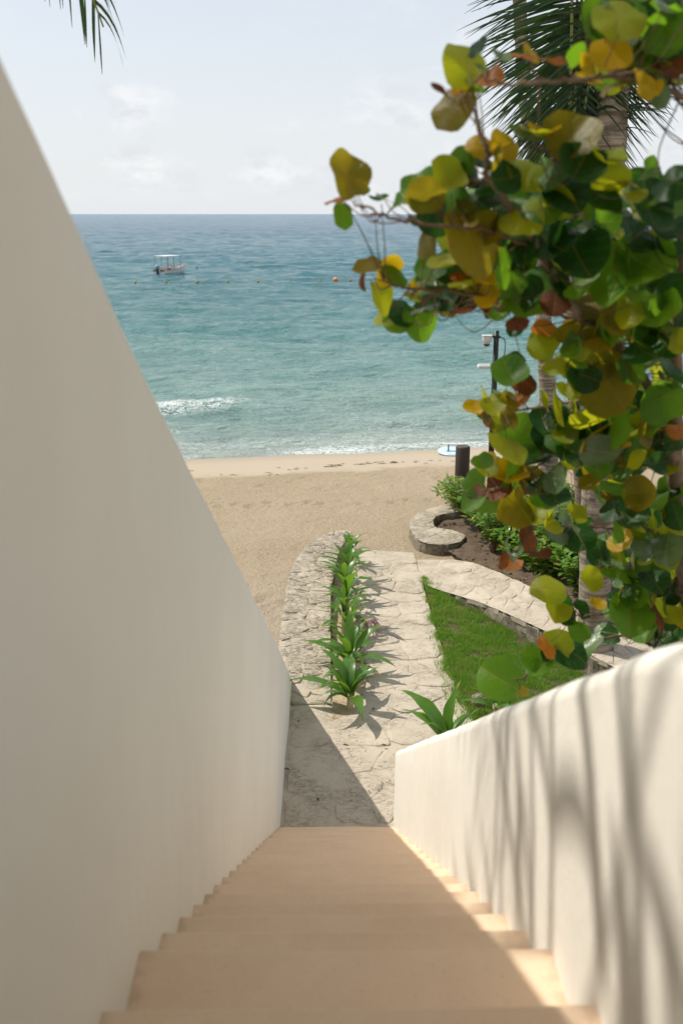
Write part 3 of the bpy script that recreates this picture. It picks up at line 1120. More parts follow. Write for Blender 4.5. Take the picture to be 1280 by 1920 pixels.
# ================================================================= PALMS
def frond(mb_l, mb_r, base, az, elv, L, bend, nl, ll, hang, rr, thick=.028, twist=0.0, w0=.026, tk=None, gap=0.0):
    n = 16
    pos, pitch = Vector(base), elv
    pts, tan = [], []
    a = az
    for i in range(n + 1):
        d = Vector((math.sin(a) * math.cos(pitch), math.cos(a) * math.cos(pitch), math.sin(pitch)))
        pts.append(pos.copy()); tan.append(d)
        pos += d * (L / n)
        pitch -= bend / n * (.5 + 1.1 * i / n)
        a += twist / n
    mb_r.tube(pts, [thick * (1 - .8 * i / n) for i in range(n + 1)], 6)
    side0 = Vector((math.cos(az), -math.sin(az), 0))
    for k in range(nl):
        t = .10 + .90 * (k + rr.uniform(-.3, .3)) / nl
        if gap > .1:                                # leaflets bunched so that their shadows fall in broad bands
            t = .12 + .88 * (int(t * 5.99) + .5 + rr.gauss(0, .13)) / 6
        t = min(max(t, .05), .995)
        x = t * n
        i = min(int(x), n - 1)
        p = pts[i].lerp(pts[i + 1], x - i)
        T = tan[i].lerp(tan[i + 1], x - i).normalized()
        S = (side0 - T * side0.dot(T)).normalized()
        N = S.cross(T)
        prof = (.55 + .45 * math.sin(math.pi * min(1, .18 + t * .75))) * (1 if t < .75 else 1 - (t - .75) * 1.9)
        for sd in (-1, 1):
            if rr.random() < gap:
                continue
            ln = ll * prof * rr.uniform(.88, 1.1)
            if tk == 'fan':                          # leaflets hang at the base of the frond, spread further up
                fi = R(float(np.interp(t, [0, .18, .42, .7, 1], [78, 44, 17, -15, -45])) + rr.uniform(-7, 7))
                ln = ll * float(np.interp(t, [0, .15, .4, .75, 1], [.55, .85, 1.1, 1, .4])) * rr.uniform(.88, 1.08)
            d0 = (S * sd * math.cos(fi) - T * math.sin(fi) + N * rr.uniform(-.15, .25)).normalized() if tk == 'fan' else (S * sd * rr.uniform(.8, .95) + T * ((.28 + .65 * t) if tk is None else tk) + N * rr.uniform(.05, .35)).normalized()
            hg = hang * rr.uniform(.75, 1.3)
            m = 6
            q = p.copy()
            wd = w0 * (rr.uniform(.85, 1.15) if gap < .1 else rr.uniform(.4, 1.9))
            v = []
            d = d0
            tw = rr.uniform(-.5, .5)
            for j in range(m + 1):
                u = j / m
                W = (T - d * T.dot(d)).normalized()
                W = (W * math.cos(tw) + d.cross(W) * math.sin(tw))
                ww = wd * (1 - u ** 2.2) * .5 + .0012
                v += [q - W * ww, q + W * ww]
                d = (d0 + Vector((0, 0, -1)) * hg * (u + .5 / m) ** 1.4).normalized()
                q = q + d * (ln / m)
            mb_l.add(v, [(2 * j, 2 * j + 1, 2 * j + 3, 2 * j + 2) for j in range(m)])


def palm(base, pts, r0, r1, label, fronds, seed, crown_r=.16, ll=.9, nl=64, group=None, w0=.026, gap=0.0):
    rr = random.Random(seed)
    root = empty('palm_tree', base, label=label, cat='palm tree', group=group)
    B = Vector(base)
    P = spline([Vector(p) for p in pts], 40)
    n = len(P)
    rad = []
    ring = 0.0
    for i in range(n):
        t = i / (n - 1)
        r = r0 + (r1 - r0) * t + r0 * .45 * math.exp(-t * 22)
        s = (P[i] - P[0]).length
        ph = (s / .115 + .25 * math.sin(s * 3 + seed)) % 1
        r *= 1 + .035 * (1 - ph) - (.03 if ph < .12 else 0)
        rad.append(r)
    v, f = [], []
    ns = 18
    for i, p in enumerate(P):
        for k in range(ns):
            a = 2 * math.pi * k / ns
            rk = rad[i] * (1 + .03 * fbm(math.cos(a) * 1.5 + seed, math.sin(a) * 1.5, p.z * 2.5))
            q = p - B
            v.append((q.x + rk * math.cos(a), q.y + rk * math.sin(a), q.z))
    for i in range(n - 1):
        for k in range(ns):
            j = (k + 1) % ns
            f.append((i * ns + k, i * ns + j, (i + 1) * ns + j, (i + 1) * ns + k))
    f.append(tuple((n - 1) * ns + k for k in range(ns)))
    add('trunk', v, f, M['bark'], root, True)
    top = P[-1] - B
    for az, elv, L, bend, hang, *ex in fronds:
        ml, mr = MB(), MB()
        b0 = top + Vector((math.sin(az) * crown_r * .6, math.cos(az) * crown_r * .6, rr.uniform(-.1, .15)))
        gp, w1 = (0.0, w0 * ex[2]) if len(ex) > 2 else (gap, w0)
        frond(ml, mr, b0, az, elv, L, bend, nl, ll * (ex[1] if ex else 1), hang, rr, .03, rr.uniform(-.25, .25) if not ex else 0.0, w1, ex[0] if ex else None, gp)
        fo = ml.build('frond', M['frond'], root)
        mr.build('stalk', M['rachis'], fo)
    return root


def crown(n, seed, L=3.6, lo=-.3, hi=1.2, skip=None):
    rr = random.Random(seed)
    out = []
    for k in range(n):
        az = 2 * math.pi * (k * .381966 * 1.0) + rr.uniform(-.2, .2)
        el = hi + (lo - hi) * (k / max(1, n - 1))
        out.append((az % (2 * math.pi), el, L * rr.uniform(.85, 1.05), rr.uniform(1.2, 1.7), rr.uniform(.7, 1.1)))
    return out


palm((3.72, 12.9, -.25), [(3.72, 12.9, -.3), (3.56, 12.9, 2.4), (3.41, 12.9, 5.05), (3.40, 12.9, 7.1), (3.30, 12.9, 9.0), (3.1, 12.85, 12.6)], .205, .185,
     'thick ringed coconut palm trunk rising behind the broad-leaved tree', crown(13, 3), 3, group='coconut palms')
palm((4.80, 21, -.72), [(4.80, 21, -.8), (4.72, 21, .8), (4.60, 21, 2.2), (4.46, 21, 3.4), (4.15, 21, 6.5), (3.84, 21, 7.9), (3.62, 21, 9.7), (3.2, 21, 13.6)], .20, .115,
     'slender leaning coconut palm farthest away at the edge of the beach', crown(13, 5), 5, group='coconut palms')
f3 = [(R(176), R(88), 3.6, .25, .35, 'fan', 1.1), (R(5), R(87), 3.5, .3, .4, 'fan', 1.0), (R(146), R(84), 3.4, .4, .5, 'fan', 1.0), (R(208), R(84), 3.4, .4, .5, 'fan', 1.0),
      (R(190), R(86), 3.5, .3, .6, 'fan', .9), (R(160), R(88), 3.5, .2, .5, 'fan', 1.05),
      (R(70), R(76), 3.2, .9, .9), (R(40), R(70), 3.0, 1.0, 1.0)]
palm((3.95, 13.8, -.15), [(3.95, 13.8, -.25), (3.6, 13.6, 2.0), (3.2, 13.3, 4.5), (2.97, 13.05, 6.5)], .15, .12,
     'young coconut palm whose dark drooping fronds fan out behind the yellow leaves', f3, 7, ll=1.25, nl=60, group='coconut palms', w0=.030, gap=.02)
f4 = [(R(a), R(e), 3.3, 1.4, .9) for a, e in ((190, 50), (215, 20), (245, 45), (270, 10), (300, 40), (335, 15), (355, 60), (230, 75))]
f4 += [(R(45), R(-23), 4.25, .85, 3.0, None, 1.0, .38), (R(92), R(24), 2.6, 1.3, 2.6), (R(132), R(15), 3.3, 1.2, 2.4), (R(160), R(24), 3.4, 1.2, 2.4)]
palm((-3.9, 4.2, -.3), [(-3.9, 4.2, -.35), (-3.8, 4.2, 3), (-3.7, 4.25, 6), (-3.6, 4.3, 9.6)], .19, .15,
     'coconut palm left of the tall wall, only its hanging leaflet tips showing', f4, 11, ll=.95, nl=44, group='coconut palms', w0=.05, gap=.52)


# ================================================================= SEA GRAPE TREE
def leaf_mesh(k):
    rr = random.Random(100 + k)
    rings, seg = 5, 24
    cup = rr.uniform(-.35, .55)
    fold = rr.choice((rr.uniform(-.1, .3), rr.uniform(.2, .8)))
    wav = rr.uniform(.02, .075)
    curl = rr.uniform(-.6, .6)
    twi = rr.uniform(-.5, .5)
    ph = rr.uniform(0, 6)
    rr_n = rr.choice((3, 4, 5))
    asp = rr.uniform(.86, 1.08)
    pt = rr.uniform(-.03, .07)
    v = [(0, 0, 0)]
    for r in range(1, rings + 1):
        for s in range(seg):
            a = 2 * math.pi * s / seg - math.pi / 2
            rad = .5 * r / rings
            nd = math.cos(a + math.pi / 2)
            k1 = 1 - .17 * max(0, nd) ** 14 + pt * max(0, math.cos(a - math.pi / 2)) ** 6 + .035 * math.sin(3 * a + ph) + .02 * math.sin(7 * a + 2 * ph)
            x, y = rad * k1 * math.cos(a) * asp, rad * k1 * math.sin(a)
            z = cup * (x * x + y * y) * 1.5 + fold * abs(x) * .5 + wav * (r / rings) ** 2 * math.sin(rr_n * a + ph) + curl * y * abs(y) + twi * x * y
            v.append((x, y, z))
    f = [(0, 1 + s, 1 + (s + 1) % seg) for s in range(seg)]
    for r in range(rings - 1):
        for s in range(seg):
            a, b = 1 + r * seg + s, 1 + r * seg + (s + 1) % seg
            f.append((a, a + seg, b + seg, b))
    return v, f


LEAFV = [leaf_mesh(k) for k in range(14)]
LEAFM = {}


def with_uv(me, uv):
    ul = me.uv_layers.new(name='UVMap')
    li = np.empty(len(me.loops), dtype=np.int32)
    me.loops.foreach_get('vertex_index', li)
    ul.data.foreach_set('uv', np.array(uv, dtype=np.float32)[li].ravel())
    return me


for key in ('lime', 'green', 'dark', 'olive', 'yellow', 'orange', 'brown', 'silver'):
    LEAFM[key] = [with_uv(mesh('leaf', v, f, M['L_' + key], True), [(p[0], p[1]) for p in v]) for v, f in LEAFV]

CODE = {'l': 'lime', 'g': 'green', 'd': 'dark', 'o': 'olive', 'y': 'yellow', 'r': 'orange', 'b': 'brown', 's': 'silver'}
# seen leaves: x, y, size, flatness, tip direction, colour, metres out (0 = by height)
LEAVES = [
    # top right spray
    (1160, 35, 98, .9, 80, 'l', 0), (1192, 56, 84, .75, 60, 'd', 0), (1243, 52, 96, .6, 20, 'g', 0), (1146, 100, 76, .95, 100, 'y', 0),
    (1246, 8, 70, .6, 60, 's', 0), (1092, 122, 44, .8, 90, 'y', 0), (1096, 153, 50, .6, -30, 'y', 0), (1080, 104, 46, .45, 40, 'g', 0),
    (1196, 160, 60, .75, -80, 'y', 0), (1220, 165, 44, .7, -60, 'y', 0), (1150, 158, 52, .45, -150, 'o', 0), (1246, 92, 50, .35, 55, 'l', 0),
    (1239, 140, 52, .33, -85, 'l', 0), (1242, 172, 56, .3, -65, 's', 0), (1264, 130, 66, .8, -60, 'b', 0), (1268, 92, 70, .6, 20, 'd', 0),
    (1275, 60, 70, .8, 0, 'g', 0), (990, 104, 62, .42, 80, 'r', 0), (996, 98, 42, .6, 30, 'y', 0), (1042, 122, 36, .45, 85, 'r', 0),
    (1205, 20, 60, .6, 120, 'g', 0), (1278, 15, 70, .8, 90, 'd', 0), (1125, 25, 40, .5, 120, 'd', 0),
    # spray at the upper left of the tree
    (874, 126, 100, .9, 100, 'l', 0), (849, 200, 88, .78, -110, 'o', 0), (918, 147, 50, .8, -60, 'r', 0), (893, 88, 44, .5, 60, 'd', 0),
    (937, 112, 40, .4, 60, 's', 0), (890, 168, 54, .6, -120, 'g', 0), (858, 172, 40, .4, 100, 'r', 0), (822, 172, 36, .6, 150, 'b', 0), (898, 130, 34, .35, 60, 's', 0),
    # farthest left
    (651, 332, 88, .86, 110, 'o', 0), (673, 348, 44, .8, 60, 'g', 0), (645, 403, 50, .72, -95, 'g', 0), (634, 372, 52, .35, 110, 'r', 0),
    (711, 376, 40, .6, 100, 'd', 0), (704, 404, 26, .5, -90, 'b', 0), (722, 372, 34, .3, 60, 's', 0),
    # crown top, left half
    (902, 274, 56, .92, 160, 'y', 0), (944, 274, 62, .9, 30, 'y', 0), (937, 302, 48, .42, -20, 'o', 0), (1000, 250, 66, .34, 80, 'l', 0),
    (1018, 256, 60, .28, 85, 'y', 0), (992, 262, 60, .2, 70, 's', 0), (968, 246, 34, .6, 40, 'g', 0), (864, 306, 56, .8, 120, 'g', 0), (834, 330, 74, .9, 110, 'l', 0), (791, 352, 76, .75, 140, 'g', 0),
    (768, 362, 50, .8, 160, 'l', 0), (862, 350, 62, .28, 70, 's', 0), (988, 328, 90, .8, 60, 'l', 0), (960, 372, 62, .6, -20, 'g', 0),
    (940, 336, 70, .7, 20, 'd', 0), (900, 300, 60, .6, 50, 'd', 0), (905, 385, 84, .8, -60, 'd', 0), (800, 368, 74, .7, 170, 'o', 0), (816, 398, 84, .55, -70, 'd', 0),
    (880, 330, 60, .7, 20, 'd', 0), (850, 375, 80, .6, -80, 'g', 0), (740, 385, 46, .5, 150, 'g', 0), (785, 410, 44, .5, -120, 'd', 0),
    # crown top, right half
    (1068, 266, 104, .9, 95, 'o', 0), (1126, 304, 84, .6, 70, 'l', 0), (1082, 318, 92, .9, 60, 'd', 0), (1060, 362, 90, .85, -60, 'd', 0),
    (1112, 382, 92, .85, -30, 'd', 0), (1168, 362, 84, .5, 80, 'l', 0), (1212, 386, 104, .9, -80, 'd', 0), (1246, 362, 104, .84, 75, 'g', 0),
    (1030, 330, 70, .7, 130, 'g', 0), (1020, 390, 60, .6, -130, 'g', 0), (1180, 340, 40, .4, 60, 'y', 0), (1215, 335, 50, .35, 30, 's', 0),
    # middle
    (882, 452, 132, .74, -75, 'o', 0), (800, 455, 56, .55, 170, 'o', 0), (834, 484, 66, .5, -65, 'l', 0), (1000, 538, 132, .8, -75, 'g', 0),
    (955, 480, 84, .7, -30, 'd', 0), (1028, 452, 100, .9, -50, 'd', 0), (1082, 478, 116, .9, -70, 'd', 0), (1070, 530, 84, .7, -90, 'd', 0),
    (1040, 562, 64, .75, -100, 'b', 0), (1155, 512, 116, .45, -85, 'g', 0), (1212, 500, 100, .8, 140, 'g', 0), (1228, 548, 84, .75, -80, 'g', 0),
    (1196, 440, 84, .8, 40, 'd', 0), (1262, 480, 90, .7, 80, 'd', 0), (1258, 432, 70, .7, 110, 'd', 0), (1120, 440, 60, .6, -20, 'o', 0), (1090, 425, 50, .5, 120, 'd', 0),
    (1110, 570, 70, .7, -60, 'o', 0), (1262, 560, 84, .7, -70, 'd', 0), (930, 430, 60, .6, -100, 'd', 0),
    # lower left spray
    (690, 508, 58, .5, 110, 'o', 0), (684, 520, 46, .3, -100, 'b', 0), (716, 504, 56, .62, 60, 'y', 0), (742, 512, 58, .72, 30, 'g', 0), (712, 556, 68, .55, -75, 'l', 0),
    (728, 594, 54, .6, -70, 'l', 0), (752, 586, 60, .8, 140, 'd', 0), (784, 604, 70, .86, -80, 'g', 0), (804, 580, 56, .7, 20, 'd', 0),
    (738, 612, 50, .8, -120, 'g', 0), (808, 508, 60, .8, 120, 'g', 0), (776, 520, 38, .35, 50, 's', 0), (784, 532, 32, .4, 60, 's', 0), (770, 562, 36, .4, 60, 'l', 0),
    (808, 534, 30, .5, 80, 's', 0), (818, 566, 36, .4, 70, 's', 0), (790, 578, 44, .25, 20, 's', 0), (776, 540, 30, .6, 40, 'y', 0), (838, 566, 54, .8, -40, 'd', 0), (858, 515, 36, .6, -80, 'r', 0),
    (872, 588, 48, .42, -75, 'b', 0), (880, 540, 50, .75, 40, 'o', 0), (862, 530, 44, .5, 100, 'l', 0), (836, 584, 36, .6, -100, 'o', 0), (904, 582, 40, .6, -60, 'b', 0),
    (916, 558, 48, .8, 160, 'y', 0), (912, 524, 44, .75, 110, 'y', 0), (944, 536, 44, .4, -60, 'y', 0), (952, 566, 46, .45, -55, 'r', 0), (938, 590, 44, .75, -60, 'g', 0),
    (972, 612, 50, .66, -20, 'd', 0), (968, 596, 44, .35, 0, 'b', 0), (925, 590, 36, .5, -30, 'd', 0), (832, 540, 44, .6, -20, 'd', 0),
    # right of the middle
    (1148, 602, 68, .92, 30, 'o', 0), (1120, 636, 60, .8, -100, 'o', 0), (1136, 712, 126, .86, -60, 'o', 0), (1018, 644, 58, .92, 150, 'l', 0),
    (1040, 684, 48, .8, -80, 'l', 0), (1058, 692, 44, .75, 10, 'l', 0), (1068, 612, 56, .55, 170, 'o', 0), (1090, 652, 52, .6, 20, 'l', 0), (1072, 650, 44, .6, 60, 'g', 0),
    (1020, 618, 50, .35, -20, 'r', 0), (1062, 706, 50, .6, -60, 'd', 0), (1200, 612, 70, .6, -20, 'g', 0), (1210, 660, 84, .7, -50, 'd', 0),
    (1180, 650, 50, .5, 20, 'o', 0), (1255, 640, 70, .6, 60, 'd', 0), (1185, 690, 60, .6, -60, 'g', 0), (1250, 700, 74, .7, 40, 'd', 0),
    (1060, 740, 50, .7, 80, 'l', 0), (1078, 758, 44, .4, 10, 'l', 0),
    # spray before the pole
    (955, 702, 74, .9, 110, 'g', 0), (962, 692, 56, .8, 60, 'd', 0), (984, 716, 48, .8, -40, 'b', 0), (886, 767, 38, .85, 165, 'y', 0),
    (906, 792, 34, .6, -150, 'r', 0), (926, 758, 50, .85, 120, 'l', 0), (904, 748, 46, .32, 85, 'l', 0), (952, 756, 54, .5, 40, 'o', 0),
    (936, 790, 50, .7, -110, 'l', 0), (978, 750, 38, .6, 40, 'r', 0), (922, 778, 40, .4, 10, 'l', 0), (946, 738, 50, .25, 70, 's', 0), (908, 778, 34, .7, -80, 'g', 0), (958, 780, 44, .6, -60, 'o', 0),
    (966, 830, 90, .88, 60, 'g', 0), (944, 846, 84, .7, -120, 'l', 0), (1035, 764, 74, .3, 10, 'l', 0), (1016, 748, 34, .3, 10, 'l', 0), (1048, 770, 50, .5, -60, 'd', 0),
    (958, 892, 64, .76, 190, 'y', 0), (985, 880, 46, .6, 30, 'o', 0), (890, 902, 46, .86, 150, 'g', 0), (888, 940, 50, .6, -150, 'g', 0),
    (912, 940, 56, .7, -70, 'g', 0), (906, 884, 46, .7, 70, 'l', 0), (904, 872, 42, .7, 110, 'g', 0), (938, 916, 56, .7, -20, 'b', 0), (918, 866, 36, .5, 90, 'y', 0), (890, 925, 36, .5, -60, 'b', 0),
    (952, 957, 78, .84, -150, 'o', 0), (1002, 966, 62, .72, -100, 'l', 0),
    # lower middle
    (1000, 862, 56, .7, 10, 'd', 0), (1024, 822, 62, .8, 60, 'd', 0), (1018, 790, 54, .8, 100, 'd', 0), (1046, 902, 58, .5, 60, 's', 0), (1010, 905, 50, .4, 60, 's', 0),
    (1078, 852, 50, .6, 110, 's', 0), (1056, 858, 46, .5, 70, 'd', 0), (1060, 820, 60, .7, 10, 'd', 0), (1015, 925, 62, .6, -60, 'g', 0), (1040, 935, 60, .7, -80, 'd', 0),
    (1124, 846, 78, .6, 170, 's', 0), (1152, 846, 50, .5, 30, 's', 0), (1140, 776, 130, .3, 0, 'g', 0), (1104, 786, 70, .35, 180, 'l', 0), (1120, 812, 80, .5, 200, 'o', 0),
    (1158, 812, 90, .5, 10, 'l', 0), (1232, 748, 80, .85, 20, 'g', 0), (1240, 800, 54, .4, 75, 'y', 0), (1214, 792, 46, .3, 65, 'y', 0), (1252, 826, 54, .7, 160, 's', 0),
    (1272, 808, 44, .8, 90, 'r', 0), (1200, 925, 60, .85, 0, 'o', 0), (1106, 895, 50, .5, -20, 'y', 0), (1165, 840, 34, .4, -80, 'y', 0), (1128, 918, 24, .5, -80, 'y', 0),
    (1190, 860, 44, .5, 60, 'l', 0), (1080, 795, 40, .6, 80, 'd', 0), (1175, 880, 40, .35, 30, 's', 0), (1225, 940, 60, .25, -70, 'g', 0), (1250, 950, 60, .45, -80, 'o', 0), (1246, 930, 56, .5, -70, 'd', 0),
    (1195, 965, 60, .6, -20, 'd', 0), (1150, 955, 56, .5, -30, 'd', 0),
    # dry leaves hanging over the bed
    (992, 1010, 54, .62, -80, 'b', 0), (1012, 1038, 40, .35, -85, 'b', 0), (955, 1060, 44, .6, -100, 'r', 0), (950, 1036, 58, .35, 200, 's', 0), (970, 1040, 30, .5, -40, 's', 0),
    (946, 1052, 34, .6, -110, 'b', 0),
    (1044, 1002, 54, .5, -110, 's', 0), (1056, 980, 44, .45, 40, 's', 0), (1026, 985, 44, .6, -150, 'l', 0), (1084, 1005, 62, .8, -70, 'd', 0), (1076, 968, 40, .6, 60, 'l', 0), (1090, 975, 36, .6, 10, 'd', 0),
    (1150, 990, 62, .65, 100, 'g', 0), (1160, 1012, 48, .5, -40, 'y', 0), (1172, 985, 56, .3, 80, 's', 0),
    # lower right
    (1114, 1054, 36, .85, 120, 'd', 0), (1146, 1052, 60, .42, 60, 's', 0), (1106, 1086, 52, .85, -150, 'l', 0), (1030, 1104, 66, .72, 170, 'l', 0),
    (1054, 1146, 54, .86, 200, 'd', 0), (1040, 1152, 50, .7, -110, 'l', 0), (1086, 1142, 40, .7, -60, 'd', 0), (1118, 1134, 32, .75, -100, 'y', 0), (1174, 1110, 80, .86, -120, 'l', 0), (1180, 1150, 86, .8, -100, 'g', 0),
    (1266, 1114, 116, .95, -60, 'l', 0), (1088, 1182, 44, .8, 120, 'g', 0), (1046, 1210, 60, .85, 140, 'l', 0), (1026, 1212, 46, .5, -140, 'r', 0), (1078, 1196, 44, .7, 20, 'g', 0), (1070, 1224, 70, .7, -20, 'd', 0),
    (1104, 1214, 56, .45, 50, 's', 0), (1062, 1214, 56, .6, 60, 'g', 0), (1212, 1032, 60, .5, 110, 's', 0), (1248, 1030, 66, .6, 80, 's', 0), (1190, 1060, 70, .5, 20, 'g', 0), (1168, 1068, 56, .6, -140, 'g', 0),
    (1225, 1090, 60, .5, -70, 'd', 0), (1236, 1160, 60, .5, -70, 'b', 0), (1210, 1185, 56, .6, -40, 'g', 0), (1256, 1190, 50, .6, 30, 'd', 0), (1276, 1175, 30, .6, 0, 'y', 0), (1220, 1205, 50, .35, 20, 's', 0), (1250, 980, 60, .6, 60, 'd', 0), (1226, 990, 56, .6, 110, 'l', 0),
    # over the short wall
    (937, 1273, 82, .96, 150, 'g', 0), (1012, 1248, 60, .7, 30, 'g', 0), (990, 1258, 50, .28, 85, 'g', 0), (960, 1296, 50, .45, -120, 'o', 0), (1000, 1246, 44, .5, 60, 's', 0), (1035, 1235, 44, .6, 10, 'd', 0),
]
BRANCHES = [   # x, y, metres out along each limb; radii
    ([(1285, 1100, 4.75), (1268, 900, 4.35), (1262, 720, 4.0), (1275, 520, 3.55), (1292, 330, 3.15), (1300, 190, 2.9)], .055, .018),
    ([(1264, 860, 4.25), (1200, 700, 3.85), (1130, 622, 3.6), (1072, 578, 3.4), (1010, 470, 3.1), (955, 385, 2.95), (912, 330, 2.85), (914, 282, 2.78), (892, 222, 2.65), (880, 175, 2.6)], .032, .005),
    ([(1010, 470, 3.1), (900, 430, 2.95), (770, 416, 2.78), (702, 397, 2.7), (660, 378, 2.64)], .010, .004),
    ([(1300, 190, 2.9), (1200, 150, 2.78), (1110, 146, 2.7), (1010, 156, 2.62), (935, 156, 2.58), (905, 140, 2.58)], .014, .0045),
    ([(1072, 578, 3.4), (960, 560, 3.3), (850, 545, 3.2), (770, 540, 3.15), (720, 530, 3.1)], .011, .004),
    ([(1200, 700, 3.85), (1110, 745, 3.9), (1000, 764, 3.95), (925, 782, 4.0)], .013, .005),
    ([(1268, 890, 4.3), (1160, 860, 4.2), (1050, 850, 4.15), (985, 890, 4.15), (915, 925, 4.2), (890, 940, 4.2)], .013, .005),
    ([(1280, 1030, 4.6), (1200, 985, 4.5), (1135, 920, 4.35), (1115, 880, 4.25)], .012, .006),
    ([(1282, 1070, 4.7), (1215, 1120, 4.75), (1130, 1150, 4.8), (1070, 1155, 4.8)], .010, .005),
    ([(1310, 1260, 5.1), (1180, 1195, 5.05), (1080, 1215, 5.0), (1020, 1255, 5.0), (965, 1275, 5.0)], .012, .005),
    ([(1262, 720, 4.0), (1190, 560, 3.6), (1110, 420, 3.2), (1060, 330, 3.0), (1040, 290, 2.9), (1008, 280, 2.85)], .016, .005),
    ([(1275, 520, 3.55), (1220, 440, 3.3), (1190, 380, 3.15)], .012, .005),
    ([(1200, 985, 4.5), (1100, 990, 4.5), (1010, 985, 4.45), (970, 1030, 4.45)], .008, .004),
    ([(1282, 760, 4.05), (1230, 640, 3.8), (1190, 540, 3.5)], .010, .005),
    ([(1215, 1120, 4.75), (1180, 1060, 4.7), (1120, 1050, 4.7)], .007, .004),
]


def leaf_depth(y):
    return float(np.interp(y, [0, 300, 480, 620, 800, 950, 1100, 1270], [2.62, 2.85, 3.1, 3.5, 4.0, 4.3, 4.75, 5.0]))


def build_sea_grape():
    base = Vector((2.75, 4.6, -.3))
    root = empty('sea_grape_tree', base, label='broad-leaved tree with round green, yellow and brown leaves leaning over the short wall', cat='tree')
    rr = random.Random(77)
    t0 = at(1285, 1100, 4.75)
    P = spline([base, base + Vector((.05, .1, 1.6)), base + Vector((-.25, .1, 3.0)), t0], 12)
    n = len(P)
    MB().tube([p - base for p in P], [.11 - .055 * i / (n - 1) for i in range(n)], 12).build('trunk', M['limb'], root, True)
    samples = []
    for pts, r0, r1 in BRANCHES:
        Q = spline([at(*p) for p in pts], 8)
        jit = [q + Vector((rr.uniform(-1, 1), rr.uniform(-1, 1), rr.uniform(-1, 1))) * .006 for q in Q]
        jit[0] = Q[0]
        m = len(jit)
        MB().tube([q - base for q in jit], [(r0 + (r1 - r0) * i / (m - 1)) * (.66 if r0 < .04 else .85) for i in range(m)], 7).build('branch', M['limb'] if r0 > .012 else M['twig'], root, True)
        samples += jit
    tw = MB()

    deep_v, deep_f, deep_m, deep_uv = [], [], [], []
    KEYS = list(LEAFM)

    def put(pos, size, ratio, ang, key, deep=False):
        a = R(ang)
        T = cR * math.cos(a) + cU * math.sin(a)
        S = T.cross(-cF) * -1.0
        N = S.cross(T)
        if N.dot(-cF) < 0:
            S = -S
            N = -N
        tilt = math.acos(min(.98, max(.15, ratio)))
        # flattened leaves turn about whichever axis lies nearer the horizontal, upper face to the sky
        if rr.random() < .6:
            rot = Matrix.Rotation(tilt * (1 if T.z > 0 else -1) * -1, 3, S)
        else:
            rot = Matrix.Rotation(tilt * rr.choice((-1, 1)), 3, T)
        rot = Matrix.Rotation(rr.uniform(-.12, .12), 3, cU) @ rot
        T, S, N = rot @ T, rot @ S, rot @ N
        m = Matrix((S, T, N)).transposed().to_4x4()
        mw = Matrix.Translation(pos - base) @ m @ Matrix.Scale(size, 4)
        if deep:
            lv, lf = rr.choice(LEAFV)
            b0 = len(deep_v)
            deep_v.extend(mw @ Vector(p) for p in lv)
            deep_uv.extend((p[0], p[1]) for p in lv)
            deep_f.extend(tuple(i + b0 for i in q) for q in lf)
            deep_m.extend([KEYS.index(key)] * len(lf))
        else:
            o = link('leaf', rr.choice(LEAFM[key]), root)
            o.matrix_local = mw
        # petiole and twig back to the nearest limb
        foot = pos - T * size * .42
        best = min(samples, key=lambda q: (q - foot).length_squared)
        d = (best - foot).length
        midp = foot.lerp(best, .45) - Vector((0, 0, .12 * d)) + T * (-.15 * d)
        if d > .02:
            tw.tube(spline([foot - base, midp - base, best - base], 4), [.0016, .0016, .0017, .0018, .002, .0022, .0024, .0026, .003], 5, False)

    for x, y, s, ratio, ang, c, d in LEAVES:
        d = (d or leaf_depth(y)) * rr.uniform(.965, 1.035)
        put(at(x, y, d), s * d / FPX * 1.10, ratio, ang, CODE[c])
    # leaves deeper in the crown
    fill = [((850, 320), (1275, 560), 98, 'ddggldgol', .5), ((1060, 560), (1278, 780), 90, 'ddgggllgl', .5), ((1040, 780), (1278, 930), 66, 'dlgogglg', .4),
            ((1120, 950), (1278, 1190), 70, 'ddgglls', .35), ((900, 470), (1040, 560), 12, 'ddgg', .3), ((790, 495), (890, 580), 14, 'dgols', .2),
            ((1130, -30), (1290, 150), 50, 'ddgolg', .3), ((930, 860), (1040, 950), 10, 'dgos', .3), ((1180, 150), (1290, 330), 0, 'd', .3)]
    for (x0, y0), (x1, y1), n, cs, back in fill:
        for _ in range(n):
            x, y = rr.uniform(x0, x1), rr.uniform(y0, y1)
            if y < 430 and x < 1000 and y < 330 + (1000 - x) * .1:
                continue
            d = leaf_depth(y) + (rr.uniform(.06, .5) if y < 200 else rr.uniform(-.1, back + .2))
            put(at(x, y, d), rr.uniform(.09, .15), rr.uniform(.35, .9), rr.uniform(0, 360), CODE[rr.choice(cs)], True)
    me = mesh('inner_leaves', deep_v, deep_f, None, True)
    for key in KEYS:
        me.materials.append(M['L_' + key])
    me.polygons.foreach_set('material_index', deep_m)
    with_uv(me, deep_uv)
    tag(link('inner_leaves', me, root), kind='stuff')
    o = tw.build('twigs', M['twig'], root, True)
    tag(o, kind='stuff')


build_sea_grape()


